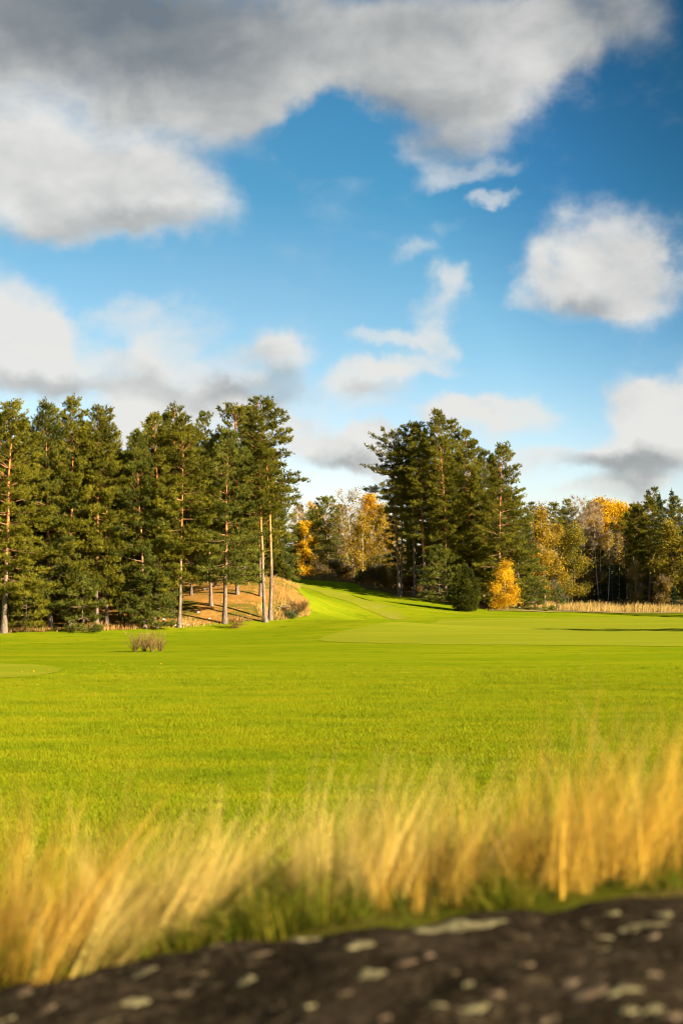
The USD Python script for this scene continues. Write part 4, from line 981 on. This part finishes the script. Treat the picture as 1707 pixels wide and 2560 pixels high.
r = np.random.default_rng(61)
LICH = [(1145, 2312, 100, 0), (890, 2368, 40, 0), (918, 2438, 45, 0), (760, 2350, 38, 0), (360, 2430, 48, 0), (340, 2508, 36, 0), (618, 2453, 32, 0), (55, 2482, 30, 1), (240, 2395, 55, 1), (10, 2555, 26, 0), (1600, 2320, 56, 0), (1508, 2347, 26, 0), (1625, 2345, 28, 1),
        (1168, 2463, 26, 0), (1130, 2437, 22, 1), (1308, 2345, 20, 1), (1420, 2462, 30, 1), (1550, 2478, 44, 0), (1480, 2482, 50, 1), (1010, 2410, 38, 1), (1090, 2516, 24, 0), (1186, 2524, 36, 0), (1570, 2530, 28, 0), (1635, 2525, 30, 0), (1372, 2552, 34, 1), (1680, 2545, 40, 1), (1070, 2390, 24, 1),
        (1530, 2285, 24, 0), (1660, 2290, 28, 0), (690, 2520, 26, 1), (770, 2520, 20, 0), (460, 2490, 22, 1), (120, 2525, 30, 1), (1320, 2415, 24, 1), (1500, 2378, 30, 0), (1290, 2270, 40, 1), (1640, 2440, 24, 1), (850, 2487, 28, 1), (70, 2440, 24, 1), (640, 2390, 34, 1), (540, 2368, 26, 1), (500, 2440, 20, 1), (1240, 2490, 20, 1), (960, 2548, 24, 1)]
for px, py, w, kind in LICH:
    c = rock_hit(px, py)
    if c is None:
        continue
    rad = w / F * c[1] * .95
    k = 24
    a = np.arange(k) * 2 * np.pi / k
    s = rad * .88 * (1 + .75 * (meshkit.fbm(np.column_stack([np.cos(a) * 1.9 + px, np.sin(a) * 1.9, 0 * a]), 4, 5) - .5) * 2.6)
    dy = .5 + .35 * r.random()
    ring = np.vstack([[c]] + [np.column_stack([c[0] + f * s * np.cos(a), c[1] + f * s * np.sin(a) * dy]) for f in (.45, .85, 1.0)])
    z = rock_z(ring[:, 0], ring[:, 1]) + np.r_[.002, np.full(k, .002), np.full(k, .001), np.full(k, -.004)] + .003
    v = np.column_stack([ring, z])
    f = [[0, 1 + i, 1 + (i + 1) % k] for i in range(k)]
    for g in (0, 1):
        for i in range(k):
            A, Bq = 1 + g * k + i, 1 + g * k + (i + 1) % k
            f += [[A, A + k, Bq + k], [A, Bq + k, Bq]]
    obj("lichen", (v, np.array(f)), M_LICHEN if kind == 0 else M_LICHEN_B, "/World/bedrock", smooth_deg=True)


# ------------------------------------------------------------------ small things
def shrub(seed, label, px, py, hpx, wpx, n=26):
    c = gp(px, py); d = c[1]
    r = np.random.default_rng(seed)
    H, W = hpx / F * d, wpx / F * d / 2
    t = thing("bare_shrub", label, "shrub", (c[0], d, float(ground(c[0], d)) - .03))
    S, Tw = Soup(), Soup()
    for i in range(n):
        a = r.uniform(0, 6.28); m = W * r.uniform(.1, 2.0); h = H * r.uniform(.45, 1.05)
        s = np.linspace(0, 1, 6)
        o = np.array([math.cos(a), math.sin(a), 0]) * .10 * r.uniform(.3, 1)
        P = o + np.array([math.cos(a), math.sin(a), 0]) * (m * s ** 1.5)[:, None] + np.array([0, 0, 1.0]) * (h * s)[:, None] + r.normal(0, .015, (6, 3)) * s[:, None]
        S.tube(P, .011 * (1 - .75 * s), 4, False)
        for j in range(16):
            u = r.uniform(.25, .98); q0 = np.array([np.interp(u, s, P[:, k]) for k in range(3)]); b = r.uniform(0, 6.28); l = r.uniform(.1, .28)
            dv = np.array([math.cos(b) * .55, math.sin(b) * .55, r.uniform(.5, 1.1)]) * l
            sd = unit(np.cross(dv, r.normal(size=3))) * .006
            Tw.add([q0 - sd, q0 + sd, q0 + dv], [[0, 1, 2]])
    obj("stems", S.get(), M_SHRUBTWIG, str(t.GetPath()))
    obj("twigs", Tw.get(), M_SHRUBTWIG, str(t.GetPath()))


shrub(91, "leftmost bare twiggy shrub of the clump on the lawn", 338, 1630, 50, 32, 24)
shrub(92, "widest bare twiggy shrub of the clump on the lawn", 361, 1629, 54, 44, 36)
shrub(93, "bare reddish shrub, third from the left in the clump on the lawn", 381, 1630, 48, 28, 28)
shrub(94, "rightmost bare twiggy shrub of the clump, leaning right", 401, 1629, 50, 36, 26)

leafy(101, "juniper_bush", "small dark green bush at the foot of the grassy hill end", "bush", 727, 113, 727, 1534, (M_GREYBARK, M_GREYBARK, M_GREENLEAF), R=.55, cb=.05, nleaf=1200, size=.07, stems=3, clump=.13, twigs=60, r0=.02)
leafy(102, "thorn_bush", "brown leafless bush right of the small dark green bush", "bush", 748, 114, 748, 1512, (M_GREYBARK, M_SHRUBTWIG, M_BROWNLEAF), R=.8, cb=.05, nleaf=900, size=.07, stems=4, clump=.2, twigs=450, r0=.02)
leafy(103, "thorn_bush", "low ochre bush beside the stout pine trunk at the hill foot", "bush", 585, 107.5, 585, 1550, (M_GREYBARK, M_SHRUBTWIG, M_OCHRE), R=.45, cb=.02, nleaf=500, size=.06, stems=4, clump=.15, twigs=180, r0=.015)

t = thing("brush_pile", "heap of dead branches lying on the hill end right of the twin pines", "brush pile", (*gp(712, 1526), 0))
c = gp(712, 1526)
r = np.random.default_rng(8)
for i in range(9):
    s = Soup(); a = r.uniform(0, 3.14); l = r.uniform(.5, .95); dv = np.array([math.cos(a), math.sin(a) * .6, r.uniform(-.1, .25)])
    o = np.array([r.normal(0, .2), r.normal(0, .15), float(ground(*c)) + r.uniform(.06, .4)])
    s.tube([o - dv * l, o + r.normal(0, .06, 3), o + dv * l], [.03, .024, .01], 5)
    obj("branch", s.get(), M_TWIG, str(t.GetPath()))

import trimesh
for i, (px, py, w, lab) in enumerate([(437, 1566, 5, "whitest stone lying by the lawn edge under the pines"), (456, 1562, 5, "pale stone at the foot of the bare grey trunk"), (523, 1549, 4, "small pale stone in the litter below the leaning trunk"), (408, 1552, 6, "grey stone left of the bare grey trunk"),
                                      (494, 1533, 5, "pale stone on the slope between two trunks"), (655, 1527, 4, "small stone beside the base of the twin pines"), (512, 1476, 7, "grey boulder high on the brown slope"), (176, 1562, 5, "pale stone at the foot of the slim trunks on the left"), (236, 1562, 6, "whitish flat stone under the slender pair of pines"),
                                      (372, 1557, 5, "pale stone between the trunks behind the bare shrubs"), (1094, 1498, 7, "pale stone on bare soil at the grove's edge left of the juniper"), (470, 1566, 4, "tiny pale stone at the right of the bare trunk's foot")]):
    c = gp(px, py); rr = w / F * c[1]
    s = trimesh.creation.icosphere(2, 1.0); v = np.array(s.vertices)
    v *= (1 + .5 * (meshkit.noise(v * 1.7 + i * 3.1, i)[:, None] - .5)); v *= [rr, rr * .8, rr * .55]
    o = obj("stone", (v + [c[0], c[1], float(ground(*c)) + rr * .2 + .03], np.array(s.faces)), M_STONE, smooth_deg=True)
    tag(o, lab, "stone")

r = np.random.default_rng(71)
pp = np.vstack([gp(px, py) for px, py in np.column_stack([r.uniform(-20, 420, 60), r.uniform(1655, 1740, 60)])])
v, f = leaves(r, np.column_stack([pp, ground(pp[:, 0], pp[:, 1]) + .05]), .06, -.3)
fl = obj("fallen_leaves", (v, f), M_GOLD)
tag(fl, "scattered fallen yellow leaves on the lawn around the small left green", "leaves", kind="stuff")
